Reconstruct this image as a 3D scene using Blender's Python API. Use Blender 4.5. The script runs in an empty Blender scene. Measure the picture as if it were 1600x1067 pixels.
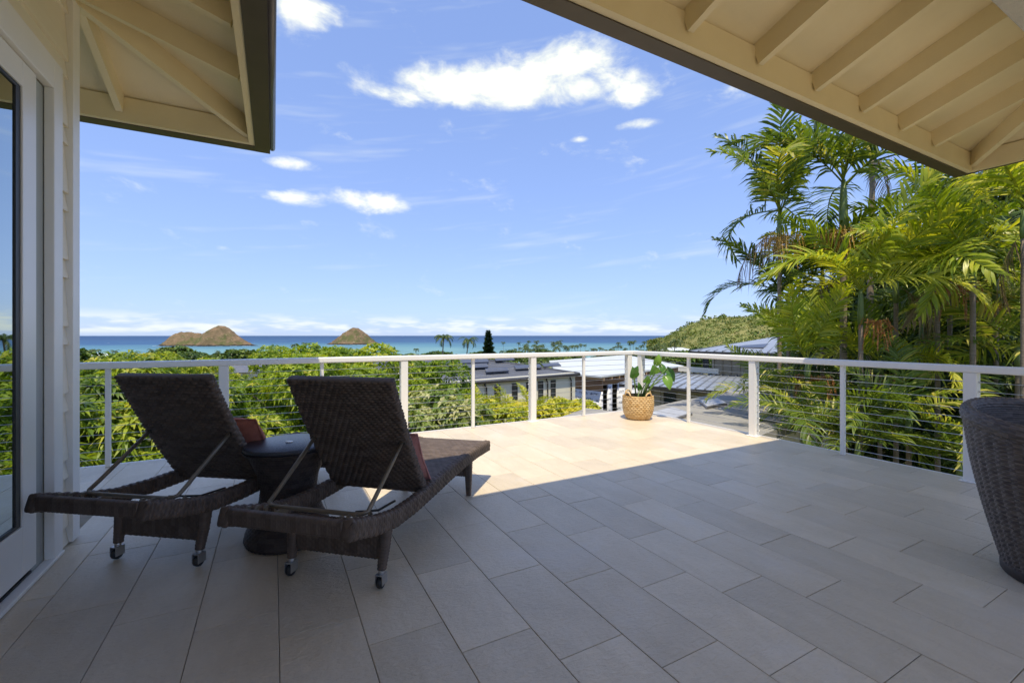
import bpy, math, random
import numpy as np
from mathutils import Vector, Matrix
R = math.radians
sc = bpy.context.scene
COL = sc.collection
rng = np.random.default_rng(7)

# ------------------------------------------------------------------ camera
CAM_H = 1.217; YAW = R(28.2)
SN, CS = math.sin(YAW), math.cos(YAW)
cam_d = bpy.data.cameras.new("camera"); cam = bpy.data.objects.new("camera", cam_d); COL.objects.link(cam)
cam.location = (0, 0, CAM_H); cam.rotation_euler = (R(90), 0, -YAW)
cam_d.sensor_width = 36; cam_d.lens = 694 / 1600 * 36
cam_d.shift_y = -9.5 / 1600
cam_d.clip_start = 0.05; cam_d.clip_end = 90000
sc.camera = cam

# ------------------------------------------------------------------ world / sun / exposure
SUNV = Vector((-0.20, -0.37, 1.0)).normalized()          # towards the sun
SUN_EL = math.asin(SUNV.z); SUN_AZ = math.atan2(SUNV.x, SUNV.y)
sc.view_settings.view_transform = 'Standard'; sc.view_settings.look = 'None'
sc.view_settings.gamma = 1; sc.view_settings.use_curve_mapping = False
sc.view_settings.exposure = 1.33
sc.view_settings.use_white_balance = True; sc.view_settings.white_balance_temperature = 7900; sc.view_settings.white_balance_tint = 0
sc.cycles.max_bounces = 7; sc.cycles.diffuse_bounces = 5; sc.cycles.transparent_max_bounces = 6
sc.cycles.caustics_reflective = False; sc.cycles.caustics_refractive = False
w = bpy.data.worlds.new("World"); sc.world = w; w.use_nodes = True
WT = w.node_tree; WT.nodes.clear()
w.cycles.sampling_method = 'MANUAL'; w.cycles.sample_map_resolution = 512

class NB:
    """tiny node-graph helper"""
    def __init__(s, nt): s.nt = nt
    def n(s, t, **k):
        o = s.nt.nodes.new(t)
        for a, b in k.items(): setattr(o, a, b)
        return o
    def put(s, sock, v):
        if isinstance(v, bpy.types.NodeSocket): s.nt.links.new(v, sock)
        else: sock.default_value = v
    def m(s, op, a, b=0.0, c=None, clamp=False):
        o = s.n('ShaderNodeMath', operation=op); o.use_clamp = clamp
        s.put(o.inputs[0], a); s.put(o.inputs[1], b)
        if c is not None: s.put(o.inputs[2], c)
        return o.outputs[0]
    def vm(s, op, a, b=(0, 0, 0)):
        o = s.n('ShaderNodeVectorMath', operation=op); s.put(o.inputs[0], a); s.put(o.inputs[1], b); return o.outputs[0]
    def mix(s, f, a, b, mode='MIX'):
        o = s.n('ShaderNodeMix', data_type='RGBA', blend_type=mode)
        s.put(o.inputs[0], f); s.put(o.inputs[6], a); s.put(o.inputs[7], b); return o.outputs[2]
    def noise(s, vec, scale, detail=4, rough=.55, dim='3D', dist=0.0):
        o = s.n('ShaderNodeTexNoise', noise_dimensions=dim)
        if vec is not None: s.put(o.inputs['Vector'], vec)
        o.inputs['Scale'].default_value = scale; o.inputs['Detail'].default_value = detail
        o.inputs['Roughness'].default_value = rough; o.inputs['Distortion'].default_value = dist
        return o.outputs[0]
    def ramp(s, f, stops, interp='LINEAR'):
        o = s.n('ShaderNodeValToRGB'); e = o.color_ramp; e.interpolation = interp
        while len(e.elements) < len(stops): e.elements.new(.5)
        for el, (p, c) in zip(e.elements, stops):
            el.position = p; el.color = c if len(c) == 4 else (*c, 1)
        s.put(o.inputs[0], f); return o.outputs[0]
    def mapr(s, v, a, b, c, d, smooth=False):
        o = s.n('ShaderNodeMapRange'); o.interpolation_type = 'SMOOTHSTEP' if smooth else 'LINEAR'
        s.put(o.inputs[0], v)
        for i, x in zip((1, 2, 3, 4), (a, b, c, d)): o.inputs[i].default_value = x
        return o.outputs[0]

def raydir(px, py):
    cx = (px - 800) / 694; cz = -(py - 524) / 694
    return Vector((cx * CS + SN, -cx * SN + CS, cz))
def azel(px, py):
    v = raydir(px, py).normalized(); return math.atan2(v.x, v.y), math.asin(v.z)
def at(px, py, d):
    """a place in the world: the direction of a photo point, d metres deep"""
    v = raydir(px, py) * d; return Vector((v.x, v.y, CAM_H + v.z))

b = NB(WT)
sky = b.n('ShaderNodeTexSky', sky_type='NISHITA'); sky.sun_disc = False
sky.sun_elevation = SUN_EL; sky.sun_rotation = SUN_AZ
sky.air_density = 1.0; sky.dust_density = 0.4; sky.ozone_density = 2.0; sky.altitude = 40
dirn = b.vm('NORMALIZE', b.n('ShaderNodeTexCoord').outputs['Generated'])
sx = b.n('ShaderNodeSeparateXYZ'); b.put(sx.inputs[0], dirn)
az = b.m('ARCTAN2', sx.outputs[0], sx.outputs[1]); el = b.m('ARCSINE', sx.outputs[2])
# cumulus: soft elliptical seeds (azimuth, elevation) broken up by fractal noise
def blob(px, py, hw, hh, amp=1.0):
    a0, e0 = azel(px, py); a1, _ = azel(px + hw, py); _, e1 = azel(px, py - hh)
    da = b.m('DIVIDE', b.m('SUBTRACT', az, a0), abs(a1 - a0)); de = b.m('DIVIDE', b.m('SUBTRACT', el, e0), abs(e1 - e0))
    r2 = b.m('ADD', b.m('MULTIPLY', da, da), b.m('MULTIPLY', de, de))
    return b.m('MULTIPLY', b.m('SUBTRACT', 1.0, b.m('POWER', r2, .8)), amp)
seeds = [(790, 138, 270, 44, 1.3), (885, 100, 115, 52, 1.15), (620, 145, 80, 24, .9), (680, 128, 130, 34, 1.0), (990, 145, 75, 24, .8),
         (575, 316, 100, 19, 1.0), (470, 310, 58, 16, .95), (462, 257, 46, 12, .75), (1000, 194, 46, 9, .75),
         (450, 5, 95, 36, 1.0), (602, 101, 26, 9, .5), (908, 218, 14, 5, .5), (490, 350, 24, 7, .5), (350, 388, 18, 5, .4)]
msk = None
for s_ in seeds:
    q = blob(*s_); msk = q if msk is None else b.m('MAXIMUM', msk, q)
cv = b.n('ShaderNodeCombineXYZ'); b.put(cv.inputs[0], b.m('MULTIPLY', az, 1.0)); b.put(cv.inputs[1], b.m('MULTIPLY', el, 1.9))
n1 = b.noise(cv.outputs[0], 7.5, 5.5, .62, dist=.25)
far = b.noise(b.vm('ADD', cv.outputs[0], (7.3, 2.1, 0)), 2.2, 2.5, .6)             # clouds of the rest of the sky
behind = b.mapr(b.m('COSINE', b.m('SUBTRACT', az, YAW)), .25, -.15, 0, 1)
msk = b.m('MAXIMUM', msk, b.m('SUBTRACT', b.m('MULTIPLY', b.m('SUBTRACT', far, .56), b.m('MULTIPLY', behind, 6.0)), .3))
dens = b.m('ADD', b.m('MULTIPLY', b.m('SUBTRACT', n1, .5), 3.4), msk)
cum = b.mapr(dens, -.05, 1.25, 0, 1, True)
# low clouds along the horizon and thin cirrus
hv = b.n('ShaderNodeCombineXYZ'); b.put(hv.inputs[0], az); b.put(hv.inputs[1], b.m('MULTIPLY', el, 5.0))
hn = b.noise(hv.outputs[0], 9, 3, .6)
hb = b.m('MULTIPLY', b.mapr(el, .0, .012, 0, 1, True), b.mapr(el, .022, .05, 1, 0, True))
hor = b.m('MULTIPLY', b.mapr(hn, .42, .62, 0, .75, True), hb)
ci = b.n('ShaderNodeCombineXYZ')
b.put(ci.inputs[0], b.m('MULTIPLY', az, .8)); b.put(ci.inputs[1], b.m('MULTIPLY', b.m('SUBTRACT', el, b.m('MULTIPLY', az, .12)), 7.0))
cn = b.noise(ci.outputs[0], 3.2, 3.5, .62)
cir = b.m('MULTIPLY', b.mapr(cn, .52, .80, 0, .28, True), b.mapr(el, .05, .15, .4, 1))
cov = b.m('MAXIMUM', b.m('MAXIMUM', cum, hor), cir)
shade = b.mapr(b.m('ADD', dens, b.m('MULTIPLY', b.m('SUBTRACT', n1, .5), 2.5)), .3, 2.2, 0, 1)
ccol = b.mix(shade, (3.0, 3.25, 3.6, 1), (4.2, 4.2, 4.2, 1))
gm = b.n('ShaderNodeGamma'); b.put(gm.inputs[0], sky.outputs[0]); gm.inputs[1].default_value = .45     # softer zenith-to-horizon falloff
skc = b.mix(1.0, gm.outputs[0], (.77, 1.01, 1.90, 1), 'MULTIPLY')
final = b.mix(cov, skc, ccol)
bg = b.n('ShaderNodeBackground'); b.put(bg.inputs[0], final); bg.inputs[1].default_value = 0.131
wo = b.n('ShaderNodeOutputWorld'); WT.links.new(bg.outputs[0], wo.inputs[0])

sun_d = bpy.data.lights.new("sun", 'SUN'); sun_d.energy = 2.0; sun_d.angle = R(0.53); sun_d.color = (1.0, .915, .85)
sun = bpy.data.objects.new("sun", sun_d); COL.objects.link(sun)
sun.rotation_euler = SUNV.to_track_quat('Z', 'Y').to_euler(); sun.location = (-20, -40, 90)

# ------------------------------------------------------------------ materials
def new_mat(name):
    m = bpy.data.materials.new(name); m.use_nodes = True; nt = m.node_tree
    p = nt.nodes['Principled BSDF']; return m, NB(nt), p
def M(name, c1, c2=None, scale=8, rough=.6, bump=0, bscale=60, spec=.5, metal=0, stretch=(1, 1, 1), rnd=0.0, detail=5):
    """principled material: two tones mixed by noise, optional relief, optional tone step per object"""
    m, g, p = new_mat(name)
    tc = g.n('ShaderNodeTexCoord').outputs['Object']
    if rnd:
        oi = g.n('ShaderNodeObjectInfo').outputs['Random']
        tc = g.vm('ADD', tc, g.vm('MULTIPLY', g.n('ShaderNodeCombineXYZ').outputs[0], (1, 1, 1)))
        cx = g.n('ShaderNodeCombineXYZ'); g.put(cx.inputs[0], g.m('MULTIPLY', oi, 91.0)); g.put(cx.inputs[1], g.m('MULTIPLY', oi, 37.0))
        tc = g.vm('ADD', g.n('ShaderNodeTexCoord').outputs['Object'], cx.outputs[0])
    v = g.vm('MULTIPLY', tc, stretch)
    c2 = c2 or tuple(x * .85 for x in c1)
    col = g.mix(g.mapr(g.noise(v, scale, detail), .3, .7, 0, 1), (*c1, 1), (*c2, 1))
    if rnd:
        k = g.mapr(oi, 0, 1, 1 - rnd, 1 + rnd)
        kk = g.n('ShaderNodeCombineXYZ')
        for i in range(3): g.put(kk.inputs[i], k)
        col = g.mix(1.0, col, kk.outputs[0], 'MULTIPLY')
    g.put(p.inputs['Base Color'], col)
    p.inputs['Roughness'].default_value = rough; p.inputs['Metallic'].default_value = metal
    p.inputs['Specular IOR Level'].default_value = spec
    if bump:
        bn = g.n('ShaderNodeBump'); bn.inputs['Strength'].default_value = bump; bn.inputs['Distance'].default_value = .01
        g.put(bn.inputs['Height'], g.noise(v, bscale, 4)); g.put(p.inputs['Normal'], bn.outputs[0])
    return m

MT = {}
MT['cream'] = M('cream_paint', (.84, .735, .50), (.80, .69, .46), 5, .55, .15, 90)
MT['creamsiding'] = M('siding_paint', (.84, .77, .62), (.81, .74, .59), 6, .55, .35, 70, stretch=(1, .15, 3))
MT['trim'] = M('white_trim_paint', (.84, .82, .77), (.80, .78, .73), 4, .4, .08, 80)
MT['vinyl'] = M('white_vinyl', (.83, .81, .76), (.81, .79, .74), 4, .3)
MT['rail'] = M('white_powder_coat', (.84, .83, .79), (.81, .80, .76), 5, .32)
MT['brown'] = M('brown_fascia', (.085, .066, .05), (.07, .055, .042), 6, .45)
MT['gutter'] = M('grey_gutter_metal', (.17, .165, .17), (.14, .135, .14), 6, .35, metal=.3)
MT['stucco'] = M('grey_stucco', (.50, .49, .46), (.43, .42, .40), 20, .85, .8, 110)
MT['black'] = M('black_rubber', (.018, .018, .018), (.026, .026, .026), 30, .5)
MT['grout'] = M('grout', (.30, .25, .18), (.20, .165, .115), 9, .9)
MT['cable'] = M('steel_cable', (.62, .62, .62), (.5, .5, .5), 30, .3, metal=.9)
MT['shingle'] = M('dark_shingle', (.07, .068, .07), (.05, .05, .052), 8, .85, .5, 60)
MT['interior'] = M('interior_wall', (.34, .33, .30), (.30, .29, .27), 3, .8)

def tile_mat():
    m, g, p = new_mat('limestone_tile')
    oi = g.n('ShaderNodeObjectInfo').outputs['Random']
    cx = g.n('ShaderNodeCombineXYZ'); g.put(cx.inputs[0], g.m('MULTIPLY', oi, 83.0)); g.put(cx.inputs[1], g.m('MULTIPLY', oi, 31.0))
    v = g.vm('ADD', g.n('ShaderNodeTexCoord').outputs['Object'], cx.outputs[0])
    vs = g.vm('MULTIPLY', v, (3.2, 1.0, 1.0))
    big = g.noise(vs, 2.3, 6, .68, dist=.8); stain = g.noise(g.n('ShaderNodeNewGeometry').outputs['Position'], 1.7, 6, .65, dist=.5); fine = g.noise(v, 55, 5, .65); spk = g.noise(v, 160, 2, .5)
    c = g.mix(g.mapr(big, .32, .68, 0, 1), (.70, .595, .445, 1), (.60, .495, .35, 1))
    c = g.mix(g.mapr(stain, .50, .72, 0, .55), c, (.50, .42, .31, 1)); c = g.mix(g.mapr(stain, .44, .30, 0, .5), c, (.66, .60, .52, 1))
    c = g.mix(g.mapr(fine, .35, .75, 0, .5), c, (.73, .635, .49, 1))
    c = g.mix(g.mapr(spk, .70, .78, 0, .5), c, (.38, .30, .20, 1))
    k = g.mapr(g.n('ShaderNodeTexWhiteNoise', noise_dimensions='1D').outputs[0] if False else oi, 0, 1, .90, 1.08); kk = g.n('ShaderNodeCombineXYZ')
    for i in range(3): g.put(kk.inputs[i], k)
    g.put(p.inputs['Base Color'], g.mix(1.0, c, kk.outputs[0], 'MULTIPLY'))
    g.put(p.inputs['Roughness'], g.mapr(fine, .3, .7, .32, .50)); p.inputs['Specular IOR Level'].default_value = .5
    h = g.m('ADD', g.m('MULTIPLY', g.noise(g.vm('MULTIPLY', v, (1, 2.2, 1)), 22, 6, .6, dist=1.0), 1.0), g.m('MULTIPLY', fine, .35))
    bn = g.n('ShaderNodeBump'); bn.inputs['Strength'].default_value = .9; bn.inputs['Distance'].default_value = .007
    g.put(bn.inputs['Height'], h); g.put(p.inputs['Normal'], bn.outputs[0]); return m
MT['tile'] = tile_mat()

def wicker_mat(name, ca, cb, rough=.42, cell=(.05, .024)):
    m, g, p = new_mat(name)
    uv = g.n('ShaderNodeTexCoord').outputs['UV']
    fl = g.vm('FLOOR', g.vm('DIVIDE', uv, (cell[0], cell[1], 1)))
    wn = g.n('ShaderNodeTexWhiteNoise', noise_dimensions='3D'); g.put(wn.inputs['Vector'], fl)
    c = g.mix(wn.outputs['Value'], (*ca, 1), (*cb, 1))
    st = g.noise(g.vm('MULTIPLY', uv, (40, 500, 1)), 1.0, 3)
    c = g.mix(g.mapr(st, .3, .7, 0, .35), c, tuple(x * .6 for x in ca) + (1,))
    g.put(p.inputs['Base Color'], c); p.inputs['Roughness'].default_value = rough + .1; p.inputs['Specular IOR Level'].default_value = .45 if name == 'charcoal_wicker' else .2
    return m
MT['wick'] = wicker_mat('brown_wicker', (.098, .073, .058), (.16, .122, .098))
MT['wickdark'] = wicker_mat('espresso_wicker', (.045, .035, .032), (.085, .068, .060))
MT['wickplanter'] = wicker_mat('charcoal_wicker', (.07, .056, .05), (.17, .142, .126), cell=(.03, .01))
MT['seagrass'] = wicker_mat('golden_seagrass', (.58, .36, .15), (.80, .58, .31), .6, cell=(.055, .027))
MT['bronze'] = M('bronze_tube', (.22, .185, .14), (.18, .15, .11), 20, .38, metal=.4)
MT['coral'] = M('coral_fabric', (.48, .17, .12), (.40, .14, .10), 40, .9, .5, 400, spec=.2)
MT['pink'] = M('pink_fabric', (.56, .26, .23), (.48, .21, .19), 40, .9, .5, 400, spec=.2)
MT['casterw'] = M('caster_metal', (.5, .5, .5), (.4, .4, .4), 20, .3, metal=.8)
MT['smoked'] = M('smoked_table_glass', (.030, .030, .036), (.022, .022, .028), 10, .30, .5, 120)

def glass_mat():
    m, g, p = new_mat('tinted_door_glass'); nt = m.node_tree
    tr = g.n('ShaderNodeBsdfTransparent'); tr.inputs[0].default_value = (.30, .36, .34, 1)
    gl = g.n('ShaderNodeBsdfGlossy'); gl.inputs['Roughness'].default_value = .0; gl.inputs['Color'].default_value = (.80, .88, .86, 1)
    fr = g.n('ShaderNodeFresnel'); fr.inputs[0].default_value = 1.6
    mx = g.n('ShaderNodeMixShader'); g.put(mx.inputs[0], g.m('ADD', g.m('MULTIPLY', fr.outputs[0], .9), .50, clamp=True))
    nt.links.new(tr.outputs[0], mx.inputs[1]); nt.links.new(gl.outputs[0], mx.inputs[2])
    nt.links.new(mx.outputs[0], nt.nodes['Material Output'].inputs[0]); return m
MT['glass'] = glass_mat()

def leaf_mat(name, stops, trans=.35, rough=.42, spec=.35):
    """leaf colour by the per-leaf attribute 'tone' (age of the leaf)"""
    m, g, p = new_mat(name); nt = m.node_tree
    at_ = g.n('ShaderNodeAttribute', attribute_name='tone').outputs['Fac']
    c = g.ramp(at_, stops)
    g.put(p.inputs['Base Color'], c); p.inputs['Roughness'].default_value = rough; p.inputs['Specular IOR Level'].default_value = spec
    tl = g.n('ShaderNodeBsdfTranslucent'); g.put(tl.inputs[0], g.mix(1.0, c, (1.5, 1.5, .7, 1), 'MULTIPLY'))
    mx = g.n('ShaderNodeMixShader'); mx.inputs[0].default_value = trans
    nt.links.new(p.outputs[0], mx.inputs[1]); nt.links.new(tl.outputs[0], mx.inputs[2])
    nt.links.new(mx.outputs[0], nt.nodes['Material Output'].inputs[0]); return m
MT['mango'] = leaf_mat('mango_leaf', [(0, (.06, .12, .016)), (.4, (.18, .27, .028)), (.75, (.38, .44, .045)), (1, (.52, .48, .10))], .42)
MT['mango2'] = leaf_mat('small_tree_leaf', [(0, (.065, .13, .016)), (.45, (.20, .30, .028)), (.8, (.38, .45, .045)), (1, (.50, .48, .09))], .42)
MT['varieg'] = leaf_mat('variegated_leaf', [(0, (.07, .14, .025)), (.5, (.20, .28, .06)), (1, (.55, .53, .28))])
MT['yellowp'] = leaf_mat('yellow_palm_leaf', [(0, (.20, .27, .03)), (.5, (.42, .45, .04)), (1, (.65, .58, .08))])
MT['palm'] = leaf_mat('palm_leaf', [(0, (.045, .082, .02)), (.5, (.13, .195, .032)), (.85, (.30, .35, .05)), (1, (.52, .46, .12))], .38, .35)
MT['palmy'] = leaf_mat('sun_tinted_palm_leaf', [(0, (.11, .18, .024)), (.5, (.28, .35, .035)), (1, (.55, .53, .08))], .42, .35)  # lighter copy of the palm leaf, sunlight put into its colour
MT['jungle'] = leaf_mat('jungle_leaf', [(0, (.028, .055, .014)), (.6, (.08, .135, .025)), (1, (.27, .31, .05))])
MT['cocoleaf'] = leaf_mat('coconut_leaf', [(0, (.03, .055, .015)), (.6, (.06, .10, .02)), (1, (.15, .18, .05))], .25)
MT['farleaf'] = leaf_mat('far_tree_leaf', [(0, (.035, .07, .014)), (.5, (.085, .15, .025)), (1, (.20, .25, .045))], .2)
MT['pine'] = leaf_mat('pine_needle', [(0, (.012, .03, .012)), (1, (.03, .06, .02))], .1)
MT['bush'] = leaf_mat('hill_scrub_leaf', [(0, (.07, .115, .025)), (.5, (.16, .21, .045)), (1, (.30, .27, .09))], .15)
MT['potleaf'] = leaf_mat('glossy_pot_leaf', [(0, (.05, .14, .035)), (.5, (.10, .25, .05)), (1, (.26, .42, .07))], .3, .3, .5)
MT['stem'] = M('green_stem', (.13, .22, .05), (.10, .17, .04), 20, .5)
MT['bark'] = M('grey_bark', (.22, .18, .14), (.13, .105, .08), 14, .9, .8, 40)
MT['palmtrunk'] = M('ringed_palm_trunk', (.30, .24, .18), (.17, .13, .09), 6, .85, .6, 50, stretch=(1, 1, 6))
MT['shaft'] = M('green_crownshaft', (.16, .22, .06), (.11, .16, .04), 9, .45)
MT['fruit'] = M('orange_palm_fruit', (.60, .33, .06), (.42, .28, .07), 30, .5)
MT['fruitred'] = M('red_palm_fruit', (.46, .13, .03), (.36, .18, .04), 30, .5)

# ------------------------------------------------------------------ mesh helpers
def link(name, me, parent=None, mat=None):
    o = bpy.data.objects.new(name, me); COL.objects.link(o)
    if parent: o.parent = parent
    if mat is not None and me is not None and not me.materials: me.materials.append(mat)
    return o
def tag(o, label, cat, group=None):
    o['label'] = label; o['category'] = cat
    if group: o['group'] = group
    return o
def empty(name, loc=(0, 0, 0), rz=0, label=None, cat=None, group=None):
    o = bpy.data.objects.new(name, None); COL.objects.link(o); o.location = loc; o.rotation_euler = (0, 0, rz)
    o.empty_display_size = .1
    if label: tag(o, label, cat, group)
    return o
def mesh_np(name, V, Fq, smooth=False, uv=None, tone=None):
    """V (n,3); Fq (m,k) index array with one face size"""
    V = np.asarray(V, np.float32); Fq = np.asarray(Fq, np.int32)
    me = bpy.data.meshes.new(name); n, k = Fq.shape
    me.vertices.add(len(V)); me.vertices.foreach_set('co', V.ravel())
    me.loops.add(n * k); me.loops.foreach_set('vertex_index', Fq.ravel())
    me.polygons.add(n); me.polygons.foreach_set('loop_start', np.arange(0, n * k, k, dtype=np.int32))
    me.polygons.foreach_set('loop_total', np.full(n, k, np.int32))
    if smooth: me.polygons.foreach_set('use_smooth', np.ones(n, bool))
    if uv is not None:
        l = me.uv_layers.new(name='UVMap'); l.data.foreach_set('uv', np.asarray(uv, np.float32)[Fq.ravel()].ravel())
    if tone is not None:
        a = me.attributes.new('tone', 'FLOAT', 'POINT'); a.data.foreach_set('value', np.asarray(tone, np.float32))
    me.update(calc_edges=True); me.validate(); return me
class MB:
    """collects polygons, builds ONE mesh object"""
    def __init__(s): s.v = []; s.f = []; s.smooth = []
    def add(s, vs, fs, smooth=False):
        o = len(s.v); s.v += [tuple(x) for x in vs]; s.f += [tuple(i + o for i in f) for f in fs]; s.smooth += [smooth] * len(fs); return s
    def box(s, a, c, bev=0):
        x0, y0, z0 = a; x1, y1, z1 = c
        return s.add([(x0, y0, z0), (x1, y0, z0), (x1, y1, z0), (x0, y1, z0), (x0, y0, z1), (x1, y0, z1), (x1, y1, z1), (x0, y1, z1)],
                     [(3, 2, 1, 0), (4, 5, 6, 7), (0, 1, 5, 4), (1, 2, 6, 5), (2, 3, 7, 6), (3, 0, 4, 7)])
    def hexa(s, p):   # 8 points: bottom ring 0-3, top ring 4-7
        return s.add(p, [(3, 2, 1, 0), (4, 5, 6, 7), (0, 1, 5, 4), (1, 2, 6, 5), (2, 3, 7, 6), (3, 0, 4, 7)])
    def bar(s, p0, p1, wd, ht, up=(0, 0, 1)):
        p0 = Vector(p0); p1 = Vector(p1); t = (p1 - p0).normalized(); sd = t.cross(Vector(up)).normalized(); u = sd.cross(t)
        q = []
        for p in (p0, p1):
            q += [p - sd * wd / 2 - u * ht / 2, p + sd * wd / 2 - u * ht / 2, p + sd * wd / 2 + u * ht / 2, p - sd * wd / 2 + u * ht / 2]
        return s.add(q, [(0, 1, 2, 3), (7, 6, 5, 4), (0, 4, 5, 1), (1, 5, 6, 2), (2, 6, 7, 3), (3, 7, 4, 0)])
    def tube(s, pts, r, seg=8, cap=True):
        pts = [Vector(p) for p in pts]; n = len(pts); rs = r if isinstance(r, (list, tuple)) else [r] * n
        vs = []; prev = None
        for i, p in enumerate(pts):
            t = (pts[min(i + 1, n - 1)] - pts[max(i - 1, 0)]).normalized()
            a = prev if prev is not None else (Vector((1, 0, 0)) if abs(t.x) < .9 else Vector((0, 1, 0)))
            a = (a - t * a.dot(t)).normalized(); prev = a; c = t.cross(a)
            for k in range(seg):
                th = 2 * math.pi * k / seg; vs.append(p + (a * math.cos(th) + c * math.sin(th)) * rs[i])
        fs = [(i * seg + k, i * seg + (k + 1) % seg, (i + 1) * seg + (k + 1) % seg, (i + 1) * seg + k) for i in range(n - 1) for k in range(seg)]
        if cap: fs += [tuple(range(seg))[::-1], tuple((n - 1) * seg + k for k in range(seg))]
        return s.add(vs, fs, True)
    def lathe(s, prof, seg=24, cap=True, c=(0, 0, 0)):
        vs = [(c[0] + r * math.cos(2 * math.pi * k / seg), c[1] + r * math.sin(2 * math.pi * k / seg), c[2] + z) for r, z in prof for k in range(seg)]
        n = len(prof)
        fs = [(i * seg + k, i * seg + (k + 1) % seg, (i + 1) * seg + (k + 1) % seg, (i + 1) * seg + k) for i in range(n - 1) for k in range(seg)]
        if cap: fs += [tuple(range(seg))[::-1], tuple((n - 1) * seg + k for k in range(seg))]
        return s.add(vs, fs, True)
    def prism(s, poly, z0, z1):
        n = len(poly); z0s = z0 if isinstance(z0, (list, tuple)) else [z0] * n; z1s = z1 if isinstance(z1, (list, tuple)) else [z1] * n
        vs = [(x, y, z) for (x, y), z in zip(poly, z0s)] + [(x, y, z) for (x, y), z in zip(poly, z1s)]
        return s.add(vs, [tuple(range(n))[::-1], tuple(range(n, 2 * n))] + [(i, (i + 1) % n, n + (i + 1) % n, n + i) for i in range(n)])
    def build(s, name, mat, parent=None):
        me = bpy.data.meshes.new(name); me.from_pydata(s.v, [], s.f)
        me.polygons.foreach_set('use_smooth', np.array(s.smooth, bool)); me.update()
        return link(name, me, parent, mat)
def bevel(o, wdt, seg=2):
    m = o.modifiers.new('bevel', 'BEVEL'); m.width = wdt; m.segments = seg; m.limit_method = 'ANGLE'; return o
def copy_tree(o, parent=None):
    c = o.copy(); COL.objects.link(c); c.parent = parent
    for ch in list(o.children): copy_tree(ch, c)
    return c

# ------------------------------------------------------------------ terrain, sea, islands, hill
SEA = -36.0
def ground_z(r): 
    return -4.0 - max(0.0, r - 8) * .0555 if r < 600 else -38 - (r - 600) * .01
def vnoise(x, y, s=0):
    return (math.sin(x * 1.3 + s) * math.cos(y * 1.7 - s * 2) + .5 * math.sin(x * 2.9 - y * 2.3 + s * 3) + .25 * math.sin(x * 6.1 + y * 5.3 + s)) / 1.75
rs = [0, 3, 6, 9, 14, 20, 30, 45, 65, 90, 125, 170, 230, 300, 380, 460, 540, 590, 620, 660]
NA = 96; V = []; Fc = []
for r in rs:
    for k in range(NA):
        a = 2 * math.pi * k / NA; V.append((r * math.sin(a), r * math.cos(a), ground_z(r) + (vnoise(r * .03 * math.sin(a), r * .03 * math.cos(a), 1) * min(2.0, r * .01))))
for i in range(len(rs) - 1):
    for k in range(NA): Fc.append((i * NA + k, i * NA + (k + 1) % NA, (i + 1) * NA + (k + 1) % NA, (i + 1) * NA + k))
MT['ground'] = M('grassy_ground', (.075, .10, .03), (.17, .14, .075), .12, .95, .3, 3)
g_ = link('ground', mesh_np('ground', V, [f[::-1] for f in Fc], True), None, MT['ground']); g_['kind'] = 'structure'

def sea_mat():
    m, g, p = new_mat('lagoon_water')
    v = g.n('ShaderNodeTexCoord').outputs['Object']
    ln = g.vm('LENGTH', v); ln = ln.node.outputs['Value']
    nz = g.noise(v, .0022, 5, .6); nz2 = g.noise(g.vm('MULTIPLY', v, (1, .35, 1)), .006, 5, .6)
    t = g.m('ADD', ln, g.m('MULTIPLY', g.m('SUBTRACT', nz, .5), 1500))
    c = g.ramp(g.mapr(t, 500, 6500, 0, 1), [(0, (.17, .31, .31)), (.10, (.14, .28, .30)), (.20, (.085, .21, .275)), (.34, (.034, .095, .20)), (1, (.026, .066, .155))])
    c = g.mix(g.mapr(nz2, .52, .64, 0, .45), c, (.055, .15, .22, 1))
    foam = g.m('MULTIPLY', g.mapr(g.noise(g.vm('MULTIPLY', v, (1, .5, 1)), .012, 6, .7), .66, .70, 0, 1), g.m('MULTIPLY', g.mapr(t, 1900, 2300, 0, 1), g.mapr(t, 2700, 3300, 1, 0)))
    c = g.mix(foam, c, (.75, .78, .8, 1))
    g.put(p.inputs['Base Color'], c); p.inputs['Roughness'].default_value = .55; p.inputs['Specular IOR Level'].default_value = .12
    bn = g.n('ShaderNodeBump'); bn.inputs['Strength'].default_value = .6; bn.inputs['Distance'].default_value = .6
    g.put(bn.inputs['Height'], g.noise(v, .12, 5)); g.put(p.inputs['Normal'], bn.outputs[0]); return m
V = []; Fc = []; rr = [300, 700, 1200, 2000, 4000, 9000, 20000, 45000]; NA = 128
for r in rr:
    for k in range(NA):
        a = 2 * math.pi * k / NA; V.append((r * math.sin(a), r * math.cos(a), SEA))
for i in range(len(rr) - 1):
    for k in range(NA): Fc.append((i * NA + k, (i + 1) * NA + k, (i + 1) * NA + (k + 1) % NA, i * NA + (k + 1) % NA))
sea = link('sea', mesh_np('sea', V, [f[::-1] for f in Fc]), None, sea_mat()); sea['kind'] = 'structure'

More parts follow.
